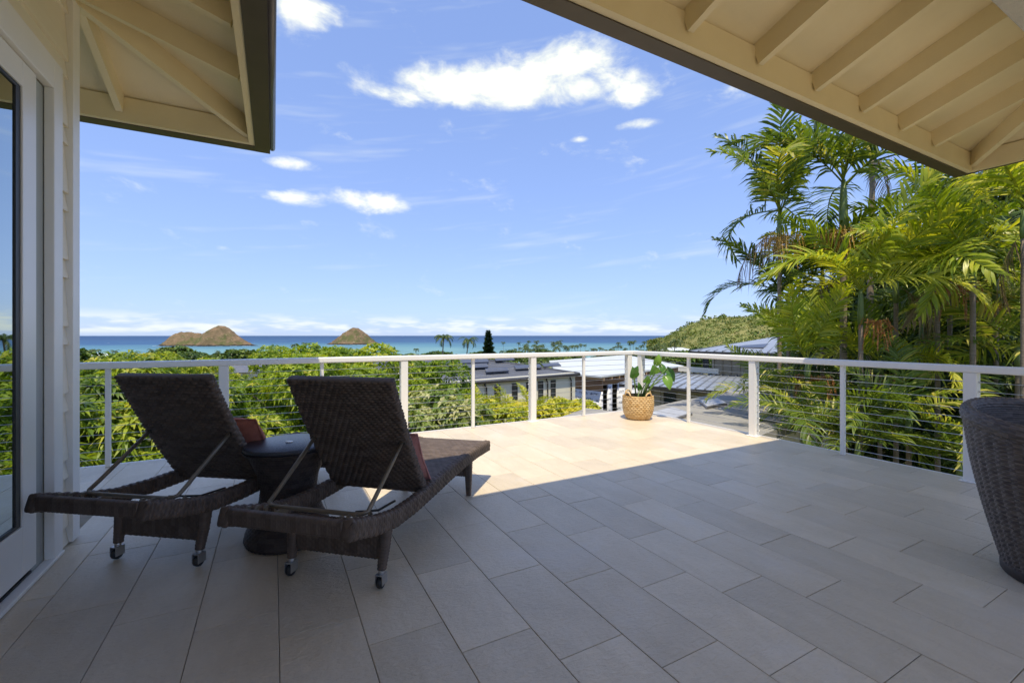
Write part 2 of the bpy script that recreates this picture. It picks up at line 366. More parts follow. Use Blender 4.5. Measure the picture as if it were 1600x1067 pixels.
# islands: height field around the skyline profile
def island(name, pxs, D, depth, label, seed):
    """pxs: (photo x, photo y) skyline; base line on the sea D metres away"""
    c0 = at(pxs[0][0], 524, D); c1 = at(pxs[-1][0], 524, D); L = (c1 - c0).length; ax = (c1 - c0).normalized(); bx = Vector((-ax.y, ax.x, 0))
    mid = (c0 + c1) / 2; o = empty(name, (mid.x, mid.y, SEA), 0, label, 'island')
    hs = [(at(px, 524, D) - c0).length for px, _ in pxs]; zs = [max(0.0, at(px, py, D).z - SEA) for px, py in pxs]
    nu, nv = 110, 44; V = []; Fc = []
    for i in range(nu + 1):
        s = L * i / nu; z0 = np.interp(s, hs, zs)
        for j in range(nv + 1):
            q = -1 + 2 * j / nv
            wv = depth * (.35 + .65 * min(1, z0 / max(zs)))
            h = z0 * max(0, 1 - abs(q) ** 1.7) + (vnoise(s * .045, q * 4.2, seed) * 7.0 + vnoise(s * .12 + 2 * q, q * 9, seed + 3) * 5.0 + vnoise(s * .33, q * 23, seed + 5) * 2.4) * (1 - abs(q)) * min(1, z0 / 10) * (.3 + abs(q)) + vnoise(s * .25, 1.0, seed) * 1.2 * min(1, z0 / 10)
            p = c0 + ax * s + bx * (q * wv) - mid
            V.append((p.x, p.y, max(h, -.5) if z0 > 0.3 else -.5))
    for i in range(nu):
        for j in range(nv): Fc.append((i * (nv + 1) + j, (i + 1) * (nv + 1) + j, (i + 1) * (nv + 1) + j + 1, i * (nv + 1) + j + 1))
    m, g, p = new_mat(name + '_rock')
    v = g.n('ShaderNodeTexCoord').outputs['Object']; sz = g.n('ShaderNodeSeparateXYZ'); g.put(sz.inputs[0], v)
    c = g.mix(g.mapr(g.noise(v, .035, 7, .65), .38, .62, 0, 1), (.235, .16, .10, 1), (.125, .098, .056, 1))
    c = g.mix(g.mapr(g.noise(g.vm('ADD', v, (90, 4, 0)), .02, 6, .6), .52, .62, 0, .8), c, (.085, .105, .036, 1))
    c = g.mix(g.mapr(g.noise(v, .11, 5, .7), .58, .68, 0, .7), c, (.34, .245, .16, 1))
    low = g.mapr(g.m('ADD', sz.outputs[2], g.m('MULTIPLY', g.noise(v, .08, 4), 8)), 7.5, 9.5, 1, 0)
    c = g.mix(low, c, (.045, .040, .036, 1))
    g.put(p.inputs['Base Color'], c); p.inputs['Roughness'].default_value = .95; p.inputs['Specular IOR Level'].default_value = .1
    bn = g.n('ShaderNodeBump'); bn.inputs['Strength'].default_value = .9; bn.inputs['Distance'].default_value = 5
    g.put(bn.inputs['Height'], g.noise(v, .09, 7, .7)); g.put(p.inputs['Normal'], bn.outputs[0])
    link('rock', mesh_np(name, V, [f[::-1] for f in Fc], True), o, m)
    # surf line round the shore: small uneven foam patches
    mb = MB(); ph = seed
    for side in (-1, 1):
        for i in range(60):
            s = L * (i + .5) / 60; z0 = np.interp(s, hs, zs); wv = depth * (.35 + .65 * min(1, z0 / max(zs))) * .97
            ph += 1.7
            if math.sin(ph * 3.1) < -.2: continue
            p = c0 + ax * s + bx * (side * wv) - mid; r1 = 3 + 2.5 * abs(math.sin(ph)); r2 = 2.2
            mb.prism([(p.x + ax.x * r1 * math.cos(t) + bx.x * r2 * math.sin(t), p.y + ax.y * r1 * math.cos(t) + bx.y * r2 * math.sin(t)) for t in [k * math.pi / 4 for k in range(8)]], -.1, .35)
    mb.build('surf', MT['foam'], o)
    return o
MT['foam'] = M('sea_foam', (.8, .82, .84), (.7, .73, .76), .3, .8)
island('rocky_island', [(250, 541), (258, 538), (266, 531), (274, 523), (283, 519.5), (296, 519), (305, 520), (312, 521.5), (318, 522), (324, 519.5), (330, 515.5), (337, 511), (343, 508.5), (349, 509.5), (356, 513.5), (364, 520), (374, 527), (385, 535), (394, 539), (402, 541)], 1596, 95,
       'long two-humped brown rocky island on the left horizon', 1.0)
island('rocky_island', [(511, 540), (520, 534.5), (530, 526), (539, 519), (548, 514), (555, 512), (562, 514), (570, 520), (579, 529), (588, 535.5), (598, 540)], 1830, 90,
       'smaller cone-shaped brown rocky island right of the two-humped one', 4.0)

# hill on the right
def hill_z(px, q):      # q 0 foot .. 1 ridge .. 1.5 behind
    ridge = np.interp(px, [1015, 1040, 1075, 1100, 1130, 1165, 1190, 1240, 1300, 1400, 1500, 1800, 2600, 4000], [532, 527, 507, 499, 495, 496, 488, 470, 450, 420, 400, 380, 300, 144])
    return ridge
V = []; Fc = []; nx, ny = 140, 46
for i in range(nx + 1):
    px = 1012 + (4000 - 1012) * (i / nx) ** 1.6; D1 = np.interp(px, [1012, 1130, 1300, 1800, 2600, 4000], [520, 470, 420, 360, 200, 110]); D0 = np.interp(px, [1012, 1130, 1300, 1800, 2600, 4000], [400, 230, 170, 150, 80, 45])
    zr = at(px, hill_z(px, 1), D1).z
    for j in range(ny + 1):
        q = 1.5 * j / ny
        d = D0 + (D1 - D0) * q; z0 = ground_z(D0 * 1.05) - 1.0
        qq = min(q, 1.0); z = z0 + (zr - z0) * (qq ** .9)
        if q > 1: z -= (q - 1) * 60
        p = at(px, 524, d); nzz = (vnoise(p.x * .045, p.y * .045, 2) * 2.5 + vnoise(p.x * .13, p.y * .13, 5) * 1.3) * math.sin(min(1, q) * math.pi) 
        V.append((p.x, p.y, z + nzz))
for i in range(nx):
    for j in range(ny): Fc.append((i * (ny + 1) + j, (i + 1) * (ny + 1) + j, (i + 1) * (ny + 1) + j + 1, i * (ny + 1) + j + 1))
HV = np.array(V).reshape(nx + 1, ny + 1, 3)
MT['hill'] = M('dry_hill_soil', (.17, .21, .06), (.25, .22, .09), .05, .95, .6, .5, spec=.1)
hl = link('hill', mesh_np('hill', V, Fc, True), None, MT['hill']); hl['kind'] = 'structure'

# ------------------------------------------------------------------ foliage generators
def unit(a): return a / np.maximum(np.linalg.norm(a, axis=1, keepdims=True), 1e-9)
def leaves_np(base, dirs, nrm, ln, wd, droop=.25, fold=.15):
    """4-triangle folded leaves. all arrays (n,3)/(n,)"""
    n = len(base); sd = unit(np.cross(dirs, nrm)); up = np.cross(sd, dirs)
    ln = ln[:, None]; wd = wd[:, None]; z = np.array([[0, 0, 1.0]])
    mid = base + dirs * ln * .5 + up * ln * .04 - z * ln * droop * .22
    tip = base + dirs * ln - z * ln * droop
    Lf = mid + sd * wd * .5 + up * wd * fold; Rt = mid - sd * wd * .5 + up * wd * fold
    V = np.stack([base, Lf, mid, Rt, tip], 1).reshape(-1, 3)
    o = (np.arange(n) * 5)[:, None]
    F_ = np.concatenate([o + np.array([[0, 2, 1]]), o + np.array([[0, 3, 2]]), o + np.array([[1, 2, 4]]), o + np.array([[2, 3, 4]])], 0)
    return V, F_
def randdir(g, n): return unit(g.normal(size=(n, 3)))
def crown_mesh(name, lumps, n, per, ln, wd, seed, droop=.3, tone_mu=.45, tone_sd=.2, spread=1.0, low=-.5, inner=.25):
    g = np.random.default_rng(seed); lumps = np.array(lumps, float)          # (cx,cy,cz,rx,ry,rz)
    ar = (lumps[:, 3] * lumps[:, 4] + lumps[:, 4] * lumps[:, 5] + lumps[:, 3] * lumps[:, 5]); k = g.choice(len(lumps), size=n * 2, p=ar / ar.sum())
    d = randdir(g, n * 2); d[:, 2] = np.where(d[:, 2] < low, -d[:, 2], d[:, 2])
    rad = np.where(g.random(n * 2) < inner, g.uniform(.55, .9, n * 2), g.uniform(.9, 1.08, n * 2))
    P = lumps[k, :3] + d * lumps[k, 3:] * rad[:, None]
    keep = np.ones(len(P), bool)
    for i, L in enumerate(lumps):
        q = (((P - L[:3]) / L[3:]) ** 2).sum(1); keep &= ~((q < .7) & (k != i))
    P = P[keep][:n]; ax = d[keep][:n]; kk = k[keep][:n]; n = len(P)
    tl = np.clip(g.normal(tone_mu, tone_sd, n) + (g.random(len(lumps)) * .5 - .25)[kk], 0, 1)       # tone of a twig's leaves
    axr = unit(ax * .7 + np.array([[0, 0, .45]]) + g.normal(size=(n, 3)) * .25)
    B = np.repeat(P, per, 0); A = np.repeat(axr, per, 0); m = len(B)
    rd = randdir(g, m); rd = unit(rd - A * (rd * A).sum(1, keepdims=True))
    D = unit(A * g.uniform(.1, .9, (m, 1)) + rd * spread); nr = unit(A + g.normal(size=(m, 3)) * .25)
    l = ln * g.uniform(.6, 1.15, m); w_ = wd * g.uniform(.75, 1.2, m)
    V, F_ = leaves_np(B + D * l[:, None] * .08, D, nr, l, w_, droop)
    tone = np.clip(np.repeat(tl, per) + g.normal(0, .1, m), 0, 1)
    return mesh_np(name, V, F_, False, None, np.repeat(tone, 5))
def dome_lumps(g, c, rad, hz, n, lr):
    """lumps spread over a dome of radius rad, height hz about c"""
    out = [(c[0], c[1], c[2] - .1 * hz, rad * .78, rad * .78, hz * .78)]
    for i in range(n):
        a = g.uniform(0, 2 * math.pi); e = math.asin(g.uniform(-.25, 1.0)); r = lr * g.uniform(.5, 1.45)
        f = g.uniform(.68, 1.0)
        out.append((c[0] + rad * f * math.cos(e) * math.cos(a), c[1] + rad * f * math.cos(e) * math.sin(a), c[2] + hz * f * math.sin(e), r, r, r * .8))
    return out
def limbs(mb, base, tops, r0, seed, seg=7):
    g = random.Random(seed); base = Vector(base)
    fork = base + (sum((Vector(t) for t in tops), Vector()) / len(tops) - base) * .45
    mb.tube([base, base.lerp(fork, .5) + Vector((g.uniform(-.1, .1), g.uniform(-.1, .1), 0)), fork], [r0, r0 * .85, r0 * .7], seg)
    for t in tops:
        t = Vector(t); m1 = fork.lerp(t, .5) + Vector((g.uniform(-.2, .2), g.uniform(-.2, .2), g.uniform(0, .25)))
        mb.tube([fork, m1, t], [r0 * .55, r0 * .35, r0 * .12], 6)
def leafy_tree(name, base, lumps, n, per, ln, wd, seed, mat, label, cat='tree', group=None, r0=.14, **k):
    base = Vector(base); o = empty(name, base, 0, label, cat, group)
    lm = [(l[0] - base.x, l[1] - base.y, l[2] - base.z, *l[3:]) for l in lumps]
    link('crown', crown_mesh(name, lm, n, per, ln, wd, seed, **k), o, mat)
    mb = MB(); tops = [lm[i][:3] for i in range(0, len(lm), max(1, len(lm) // 9))]
    limbs(mb, (0, 0, 0), tops, r0, seed); mb.build('trunk', MT['bark'], o)
    return o
g1 = np.random.default_rng(21)
# big-leaved mango close to the rail, left
p = at(205, 640, 9.3); L = dome_lumps(g1, (p.x, p.y, -1.2), 2.3, 1.75, 26, .55)
pm = at(60, 640, 10.0); L += dome_lumps(g1, (pm.x, pm.y, -1.3), 2.0, 1.7, 16, .55)
leafy_tree('mango_tree', (p.x, p.y, -4.3), L, 4300, 11, .25, .058, 5, MT['mango'], 'large long-leaved mango tree close behind the left end of the railing', inner=.3, tone_mu=.37, tone_sd=.24, droop=.4)
# rounder tree behind the two loungers
p = at(572, 640, 15.5); L = dome_lumps(g1, (p.x, p.y, -1.95), 4.5, 2.45, 54, .75)
leafy_tree('mango_tree', (p.x, p.y, -5.0), L, 8500, 9, .20, .06, 6, MT['mango2'], 'wide rounded yellow-green tree behind the two loungers', inner=.25, tone_mu=.42, tone_sd=.22, r0=.22)
p = at(395, 640, 17); L = dome_lumps(g1, (p.x, p.y, -2.45), 2.6, 2.1, 22, .7)
leafy_tree('mango_tree', (p.x, p.y, -5.0), L, 3200, 9, .20, .06, 8, MT['mango2'], 'lower yellow-green tree between the two lounger backs', inner=.25, tone_mu=.5, tone_sd=.2, r0=.18)
p = at(270, 560, 24); L = dome_lumps(g1, (p.x, p.y, -2.15), 4.2, 2.0, 24, .9)
leafy_tree('mango_tree', (p.x, p.y, -5.5), L, 3800, 9, .27, .07, 9, MT['mango'], 'farther mango tree peeking over the rail under the two-humped island', inner=.2, tone_mu=.45, r0=.2)
p = at(480, 555, 30); L = dome_lumps(g1, (p.x, p.y, -2.0), 3.4, 2.3, 20, .9)
leafy_tree('mango_tree', (p.x, p.y, -6), L, 2800, 9, .27, .08, 10, MT['mango2'], 'round treetop over the rail between the two islands', inner=.2, r0=.2)
# shrubs along the deck edge
for i, (px, py, d, r, h, mt, lb, tm) in enumerate([
        (665, 665, 8.6, .75, .55, 'varieg', 'pale variegated shrub below the rail right of the nearer lounger back', .55),
        (705, 668, 8.2, .65, .5, 'varieg', 'pale variegated shrub beside the thin post right of the nearer lounger', .6),
        (610, 680, 8.4, .7, .5, 'varieg', 'pale variegated shrub half hidden behind the nearer lounger back', .5),
        (885, 656, 13.0, .55, .45, 'yellowp', 'small yellow shrub under the right end of the pale house wall', .65),
        (775, 668, 11.0, .6, .5, 'yellowp', 'yellow-green shrub left of the feathery palms', .55),
        (910, 664, 12.0, .6, .5, 'yellowp', 'low yellow shrub in front of the grey-roofed house', .6),
        (865, 662, 12.5, .7, .55, 'yellowp', 'yellow-green shrub left of the middle white post', .5)]):
    p = at(px, py, d); L = dome_lumps(g1, (p.x, p.y, p.z), r, h, 12, .28)
    leafy_tree('shrub', (p.x, p.y, -4.2), L, 620, 8, .13, .055, 40 + i, MT[mt], lb, 'shrub', r0=.04, tone_mu=tm, tone_sd=.25, inner=.3)

# ---- palms
def frond_mesh(name, L, pairs, bend, e0, lw, ll, seed, tone_mu, twist=0.0, droopl=.35, vee=.35):
    """pinnate frond growing along +x from the origin, arching down; rachis and leaflets"""
    g = np.random.default_rng(seed); N = 16; t = np.linspace(0, 1, N); ang = e0 - bend * t ** 1.4
    seg = L / (N - 1); x = np.concatenate([[0], np.cumsum(np.cos(ang[:-1]) * seg)]); z = np.concatenate([[0], np.cumsum(np.sin(ang[:-1]) * seg)])
    y = twist * t ** 2 * L; ts = np.linspace(.14, .995, pairs) + g.normal(0, .006, pairs); ts = np.clip(ts, .12, .998)
    V = []; Fq = []; tone = []
    # rachis: triangular tube
    for i in range(N):
        r = .018 * (1 - .85 * t[i]) * (L / 1.8)
        V += [(x[i], y[i] - r, z[i]), (x[i], y[i] + r, z[i]), (x[i], y[i], z[i] + r * 1.3)]; tone += [.75] * 3
    for i in range(N - 1):
        a = i * 3; c = a + 3
        Fq += [(a, c, c + 1), (a, c + 1, a + 1), (a + 1, c + 1, c + 2), (a + 1, c + 2, a + 2), (a + 2, c + 2, c), (a + 2, c, a)]
    tb = g.normal(tone_mu, .14)
    for tt in ts:
        px_ = np.interp(tt, t, x); py_ = np.interp(tt, t, y); pz_ = np.interp(tt, t, z); an = np.interp(tt, t, ang)
        T = np.array([math.cos(an), 0, math.sin(an)]); U = np.array([-math.sin(an), 0, math.cos(an)])
        prof = math.sin(math.pi * min(1, .12 + .88 * tt) ** .8) ** .6 if tt < .97 else .35
        for sd in (-1, 1):
            l = ll * max(.3, prof) * g.uniform(.85, 1.1); sw = .35 + .75 * tt + g.normal(0, .06)
            D = np.array([0, sd, 0]) * math.cos(sw) + T * math.sin(sw) + U * (vee + g.normal(0, .16)); D /= np.linalg.norm(D)
            S = np.cross(D, U) + U * g.normal(0, .45); S -= D * (S @ D); S /= np.linalg.norm(S); w_ = lw * g.uniform(.8, 1.1)
            b0 = np.array([px_, py_, pz_]); dz = np.array([0, 0, -1.0]); dr = droopl * g.uniform(.5, 1.5)
            p1 = b0 + D * l * .35 - dz * 0 + dz * l * dr * .08; p2 = b0 + D * l * .72 + dz * l * dr * .42; p3 = b0 + D * l * .97 + dz * l * dr * 1.0
            o = len(V)
            V += [tuple(b0 - S * w_ * .25), tuple(b0 + S * w_ * .25), tuple(p1 - S * w_ * .5), tuple(p1 + S * w_ * .5), tuple(p2 - S * w_ * .42), tuple(p2 + S * w_ * .42), tuple(p3)]
            Fq += [(o, o + 1, o + 3), (o, o + 3, o + 2), (o + 2, o + 3, o + 5), (o + 2, o + 5, o + 4), (o + 4, o + 5, o + 6)]
            tv = min(1, max(0, tb + g.normal(0, .15) + (.35 if g.random() < .05 else 0))); tone += [tv] * 7
    return mesh_np(name, V, Fq, False, None, tone)
FR = {'palm': [], 'palmy': [], 'yellow': []}
MT['yellow'] = MT['yellowp']
for k_, tm in (('palm', .45), ('palmy', .55), ('yellow', .55)):
    for i in range(5):
        me = frond_mesh('frond', 1.9, 38, [1.0, 1.4, 1.8, .8, 2.1][i], [.9, .75, .6, 1.1, .5][i], (.036, .040)[i % 2], .56, 60 + i, tm + [-.1, .05, .15, 0, -.18][i], [.0, .08, -.1, .12, -.05][i])
        me.materials.append(MT[k_]); FR[k_].append(me)
def fruit_mesh(seed, mat, n=34, L=.42):
    g = random.Random(seed); mb = MB()
    mb.tube([(0, 0, 0), (.10, 0, .02), (.18, 0, -.04)], [.014, .012, .008], 5)
    for i in range(n):
        a = g.uniform(0, 6.283); s = g.uniform(.05, .30); p0 = Vector((.05 + .13 * g.random(), 0, -.02 * g.random()))
        p1 = p0 + Vector((s * math.cos(a) * .7 + .05, s * math.sin(a), g.uniform(-.16, .08))); p2 = p1 + Vector((math.cos(a) * .05, math.sin(a) * .05, -L * g.uniform(.2, .85)))
        mb.tube([p0, p1, p2], .004, 3, False)
        for q in range(6):
            c = p1.lerp(p2, (q + .4) / 6) + Vector((g.uniform(-.012, .012), g.uniform(-.012, .012), 0)); r = .009
            mb.add([c + Vector(v) * r for v in ((1, 0, 0), (-1, 0, 0), (0, 1, 0), (0, -1, 0), (0, 0, 1), (0, 0, -1))],
                   [(0, 2, 4), (2, 1, 4), (1, 3, 4), (3, 0, 4), (2, 0, 5), (1, 2, 5), (3, 1, 5), (0, 3, 5)], True)
    me = bpy.data.meshes.new('fruit'); me.from_pydata(mb.v, [], mb.f); me.materials.append(mat); return me
MT['dry'] = leaf_mat('dry_palm_leaf', [(0, (.13, .085, .045)), (1, (.33, .25, .14))], .15, .7, .1)
DRY = []
for i in range(3):
    me = frond_mesh('dry_frond', 1.5, 26, [.9, 1.3, .5][i], [-.9, -.6, -1.1][i], .022, .42, 90 + i, .5, [.1, -.15, .05][i], 1.3, -.1); me.materials.append(MT['dry']); DRY.append(me)
FRU = [fruit_mesh(1, MT['fruit']), fruit_mesh(2, MT['fruitred'])]
def palm(px, py, d, nf, scale, kind, label, seed, fruits=0, lean=(0, 0), shaft=.75, zb=-4.3, tr=.040, elev=(0.0, .9), fr=0, group='clumping palms beyond the right railing', azs=None):
    g = random.Random(seed); c = at(px, py, d)
    o = empty('palm_tree', (c.x - lean[0], c.y - lean[1], zb), 0, label, 'palm tree', group)
    top = Vector((lean[0], lean[1], c.z - zb)); mb = MB(); n = 26; pts = []; rad = []
    for i in range(n + 1):
        t = i / n; pts.append(Vector((lean[0] * t ** 2, lean[1] * t ** 2, (top.z - shaft) * t))); rad.append(tr * (1.25 - .35 * t) * (1.07 if i % 2 else 1.0))
    mb.tube(pts, rad, 9); mb.build('trunk', MT['palmtrunk'], o)
    if shaft > .1:
        mb = MB(); q = pts[-1]; mb.tube([q - Vector((0, 0, .02)), q + Vector((0, 0, shaft * .3)), q + Vector((0, 0, shaft * .8)), q + Vector((0, 0, shaft * 1.05))], [tr * 1.1, tr * 1.3, tr * 1.0, tr * .6], 9)
        mb.build('crownshaft', MT['shaft'], o)
    for i in range(nf):
        f = link('frond', FR[kind][g.randrange(5)], o)
        a = (azs[i] if azs and i < len(azs) else 2 * math.pi * (i * .382 + g.uniform(-.08, .08)))
        f.location = top + Vector((0, 0, g.uniform(-.12, .08) * scale)); e = g.uniform(*elev)
        f.rotation_euler = (g.uniform(-.7, .7), .25 - e, a); s = scale * g.uniform(.85, 1.12); f.scale = (s, s, s)
    for i in range(1 if (shaft > .3 and seed % 2) else 0):
        f = link('dry_frond', DRY[g.randrange(3)], o); a = g.uniform(0, 6.283); f.location = top + Vector((0, 0, -.25 * scale)); f.rotation_euler = (g.uniform(-.5, .5), g.uniform(-.2, .2), a); q_ = scale * g.uniform(.6, .9); f.scale = (q_, q_, q_)
    for i in range(fruits):
        f = link('fruit_cluster', FRU[fr if i == 0 else 0], o); a = g.uniform(0, 6.283)
        f.location = (top.x + .05 * math.cos(a), top.y + .05 * math.sin(a), top.z - shaft * g.uniform(.95, 1.1)); f.rotation_euler = (0, 0, a); s = g.uniform(.9, 1.4); f.scale = (s, s, s)
    return o
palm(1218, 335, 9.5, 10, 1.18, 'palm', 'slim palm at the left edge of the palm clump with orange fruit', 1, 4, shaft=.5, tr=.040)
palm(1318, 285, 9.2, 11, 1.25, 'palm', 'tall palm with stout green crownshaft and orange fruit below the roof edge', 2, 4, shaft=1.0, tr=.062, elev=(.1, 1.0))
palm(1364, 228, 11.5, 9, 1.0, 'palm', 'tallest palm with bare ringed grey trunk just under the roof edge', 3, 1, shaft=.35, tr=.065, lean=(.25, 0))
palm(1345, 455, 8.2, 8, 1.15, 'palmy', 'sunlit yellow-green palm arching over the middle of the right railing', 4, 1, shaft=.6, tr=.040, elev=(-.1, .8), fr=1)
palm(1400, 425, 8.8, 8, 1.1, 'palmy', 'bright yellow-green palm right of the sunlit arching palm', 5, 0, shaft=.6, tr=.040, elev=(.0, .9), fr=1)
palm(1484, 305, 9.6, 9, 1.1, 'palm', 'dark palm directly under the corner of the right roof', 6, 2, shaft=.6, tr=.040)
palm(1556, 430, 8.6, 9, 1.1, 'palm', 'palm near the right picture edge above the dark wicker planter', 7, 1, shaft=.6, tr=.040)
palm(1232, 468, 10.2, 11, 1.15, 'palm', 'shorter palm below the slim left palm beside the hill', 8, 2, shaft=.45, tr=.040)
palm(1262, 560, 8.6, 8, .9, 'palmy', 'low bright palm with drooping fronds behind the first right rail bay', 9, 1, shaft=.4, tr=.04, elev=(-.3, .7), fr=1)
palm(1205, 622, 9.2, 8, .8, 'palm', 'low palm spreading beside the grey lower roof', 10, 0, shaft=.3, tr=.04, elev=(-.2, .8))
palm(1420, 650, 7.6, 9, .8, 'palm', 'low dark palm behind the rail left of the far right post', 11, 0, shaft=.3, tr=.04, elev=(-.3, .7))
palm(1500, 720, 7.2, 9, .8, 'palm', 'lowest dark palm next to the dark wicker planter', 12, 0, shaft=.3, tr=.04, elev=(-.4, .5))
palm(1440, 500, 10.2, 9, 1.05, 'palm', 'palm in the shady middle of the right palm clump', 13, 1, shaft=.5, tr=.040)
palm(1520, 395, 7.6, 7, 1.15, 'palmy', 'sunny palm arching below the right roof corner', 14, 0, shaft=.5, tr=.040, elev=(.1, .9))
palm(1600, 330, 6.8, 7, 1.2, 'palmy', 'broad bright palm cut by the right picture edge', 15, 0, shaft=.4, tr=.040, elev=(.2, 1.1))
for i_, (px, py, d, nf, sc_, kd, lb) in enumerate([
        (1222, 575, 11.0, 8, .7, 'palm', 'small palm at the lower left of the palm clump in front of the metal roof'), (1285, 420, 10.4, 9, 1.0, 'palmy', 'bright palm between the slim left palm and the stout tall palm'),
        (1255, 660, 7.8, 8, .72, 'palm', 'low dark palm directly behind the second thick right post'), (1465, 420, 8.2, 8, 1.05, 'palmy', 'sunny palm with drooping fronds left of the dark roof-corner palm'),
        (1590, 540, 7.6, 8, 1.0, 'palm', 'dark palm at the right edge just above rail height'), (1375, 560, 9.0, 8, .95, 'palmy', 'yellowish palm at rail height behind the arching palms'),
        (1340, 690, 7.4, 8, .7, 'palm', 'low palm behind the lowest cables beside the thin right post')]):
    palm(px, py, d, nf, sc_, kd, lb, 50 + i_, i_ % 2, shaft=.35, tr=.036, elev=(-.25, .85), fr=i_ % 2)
palm(1300, 650, 8.0, 7, .75, 'palm', 'small palm seedling clump behind the thin right rail post', 16, 0, shaft=.2, tr=.035, elev=(-.2, .7))
# dense leafy trees filling in behind the palms
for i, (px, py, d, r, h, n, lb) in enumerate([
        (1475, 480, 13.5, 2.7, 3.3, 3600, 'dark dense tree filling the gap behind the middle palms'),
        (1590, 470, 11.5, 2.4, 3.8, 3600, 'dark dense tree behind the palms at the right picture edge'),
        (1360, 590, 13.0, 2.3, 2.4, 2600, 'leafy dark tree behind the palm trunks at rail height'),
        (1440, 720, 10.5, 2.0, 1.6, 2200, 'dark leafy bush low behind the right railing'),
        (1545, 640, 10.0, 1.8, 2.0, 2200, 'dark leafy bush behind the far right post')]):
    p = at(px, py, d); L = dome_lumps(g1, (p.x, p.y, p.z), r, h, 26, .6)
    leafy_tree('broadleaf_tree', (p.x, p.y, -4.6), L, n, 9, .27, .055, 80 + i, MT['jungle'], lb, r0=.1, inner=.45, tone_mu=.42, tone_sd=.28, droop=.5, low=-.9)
# small yellow areca palms in front of the grey-roofed house
for i, (px, py, d, s, lb) in enumerate([(795, 660, 13, .56, 'yellow-green feathery palm left of the house windows'), (742, 656, 12.5, .56, 'yellow-green feathery palm at the edge of the rounded tree'),
                                        (828, 652, 14, .58, 'yellow feathery palm beside the middle white post'), (765, 672, 11.5, .42, 'low yellow feathery palm close below the rail')]):
    palm(px, py, d, 13, s, 'yellow', lb, 30 + i, 0, shaft=.2, tr=.03, zb=-4.5, elev=(.0, 1.0), group='yellow feathery palms below the deck')

# ---- far coconut palms, pine, far trees
def coco_parts(seed, H=9.0):
    g = random.Random(seed); mb = MB(); lean = g.uniform(-.9, .9); pts = [(lean * (k / 6) ** 2, 0, H * k / 6) for k in range(7)]
    mb.tube(pts, [.2, .17, .15, .14, .13, .12, .12], 6); top = Vector(pts[-1]); V = []; Fq = []; tone = []
    for i in range(16):
        a = i * 2.4 + g.uniform(-.2, .2); e0 = g.uniform(-.2, 1.15); L = g.uniform(2.6, 3.3); prev = top.copy(); ang = e0; hd = Vector((math.cos(a), math.sin(a), 0)); sdv = Vector((-hd.y, hd.x, 0))
        for k in range(9):
            T = hd * math.cos(ang) + Vector((0, 0, math.sin(ang))); nx_ = prev + T * (L / 9)
            for sg in (-1, 1):
                for h_ in (0, .5):
                    b0 = prev.lerp(nx_, h_); l = .75 * math.sin(math.pi * (.15 + .8 * (k + h_) / 9)); tipp = b0 + sdv * sg * l * .75 + T * l * .5 - Vector((0, 0, l * .55)); o = len(V)
                    V += [b0, b0 + T * .16, tipp]; Fq.append((o, o + 1, o + 2)); tone += [g.uniform(.2, .9)] * 3
            prev = nx_; ang -= .26
    tm_ = bpy.data.meshes.new('coconut_trunk'); tm_.from_pydata(mb.v, [], mb.f); tm_.materials.append(MT['palmtrunk'])
    cm = mesh_np('coconut_crown', [tuple(v) for v in V], Fq, False, None, tone); cm.materials.append(MT['cocoleaf']); return tm_, cm
COCO = [coco_parts(s) for s in range(5)]
def coco(px, ytop, d, label, group, s=1.0, k=0):
    """crown centre seen at (px, ytop); the base stands on the ground"""
    c = at(px, ytop, d); zb = ground_z(d) - .2; o = empty('coconut_palm', (c.x, c.y, zb), random.Random(px).uniform(0, 6.28), label, 'palm tree', group)
    h = max(4.0, c.z - zb); tm_, cm = COCO[k % 5]
    t = link('trunk', tm_, o); t.scale = (1, 1, h / 9.0)
    q = link('crown', cm, o); q.scale = (s, s, s); q.location = (0, 0, h - 9.0 * s); 
    lean = cm.vertices[0].co.x; q.location.x = lean * (1 - s)
    return o
coco(690, 528, 95, 'windblown coconut palm over the rail, left of the pair by the pine', None, 1.0, 1)
coco(727, 532, 100, 'windblown coconut palm just left of the dark pine', None, .95, 2)
rg = random.Random(5)
ORD = ['first','second','third','fourth','fifth','sixth','seventh','eighth','ninth','tenth','eleventh','twelfth','thirteenth','fourteenth','fifteenth','sixteenth','seventeenth']
for i, (px, y, d) in enumerate([(138, 549, 190), (152, 548, 200), (182, 549, 260), (236, 547, 260), (340, 549, 330), (362, 547, 360), (376, 548, 350), (388, 553, 340), (400, 552, 330), (412, 553, 320), (460, 539, 250), (478, 537, 250), (496, 541, 270), (508, 543, 280), (570, 543, 330), (610, 548, 300), (649, 546, 240)]):
    coco(px, y, d, ORD[i] + ' from the left of the small distant coconut palms left of the pine', 'distant coconut palms left of the pine', rg.uniform(.8, 1.1), i)
for i in range(60):
    px = 785 + i * 4.3 + rg.uniform(-3, 3); d = rg.uniform(330, 560); y = rg.uniform(533, 551)
    zn = 'just right of the pine' if px < 870 else 'above the white membrane roof' if px < 960 else 'near the foot of the hill'
    coco(px, y, d, 'tiny distant coconut palm on the shore ' + zn, 'shore palms ' + zn, rg.uniform(1.0, 1.6), i)
for i, (px, y, d) in enumerate([(826, 546, 150), (842, 542, 150), (866, 543, 170), (1026, 540, 150), (1038, 545, 130), (1052, 534, 130)]):
    coco(px, y, d, ORD[i] + ' from the left of the bigger coconut palms above the neighbouring roofs', 'coconut palms above the roofs', 1.0, i)
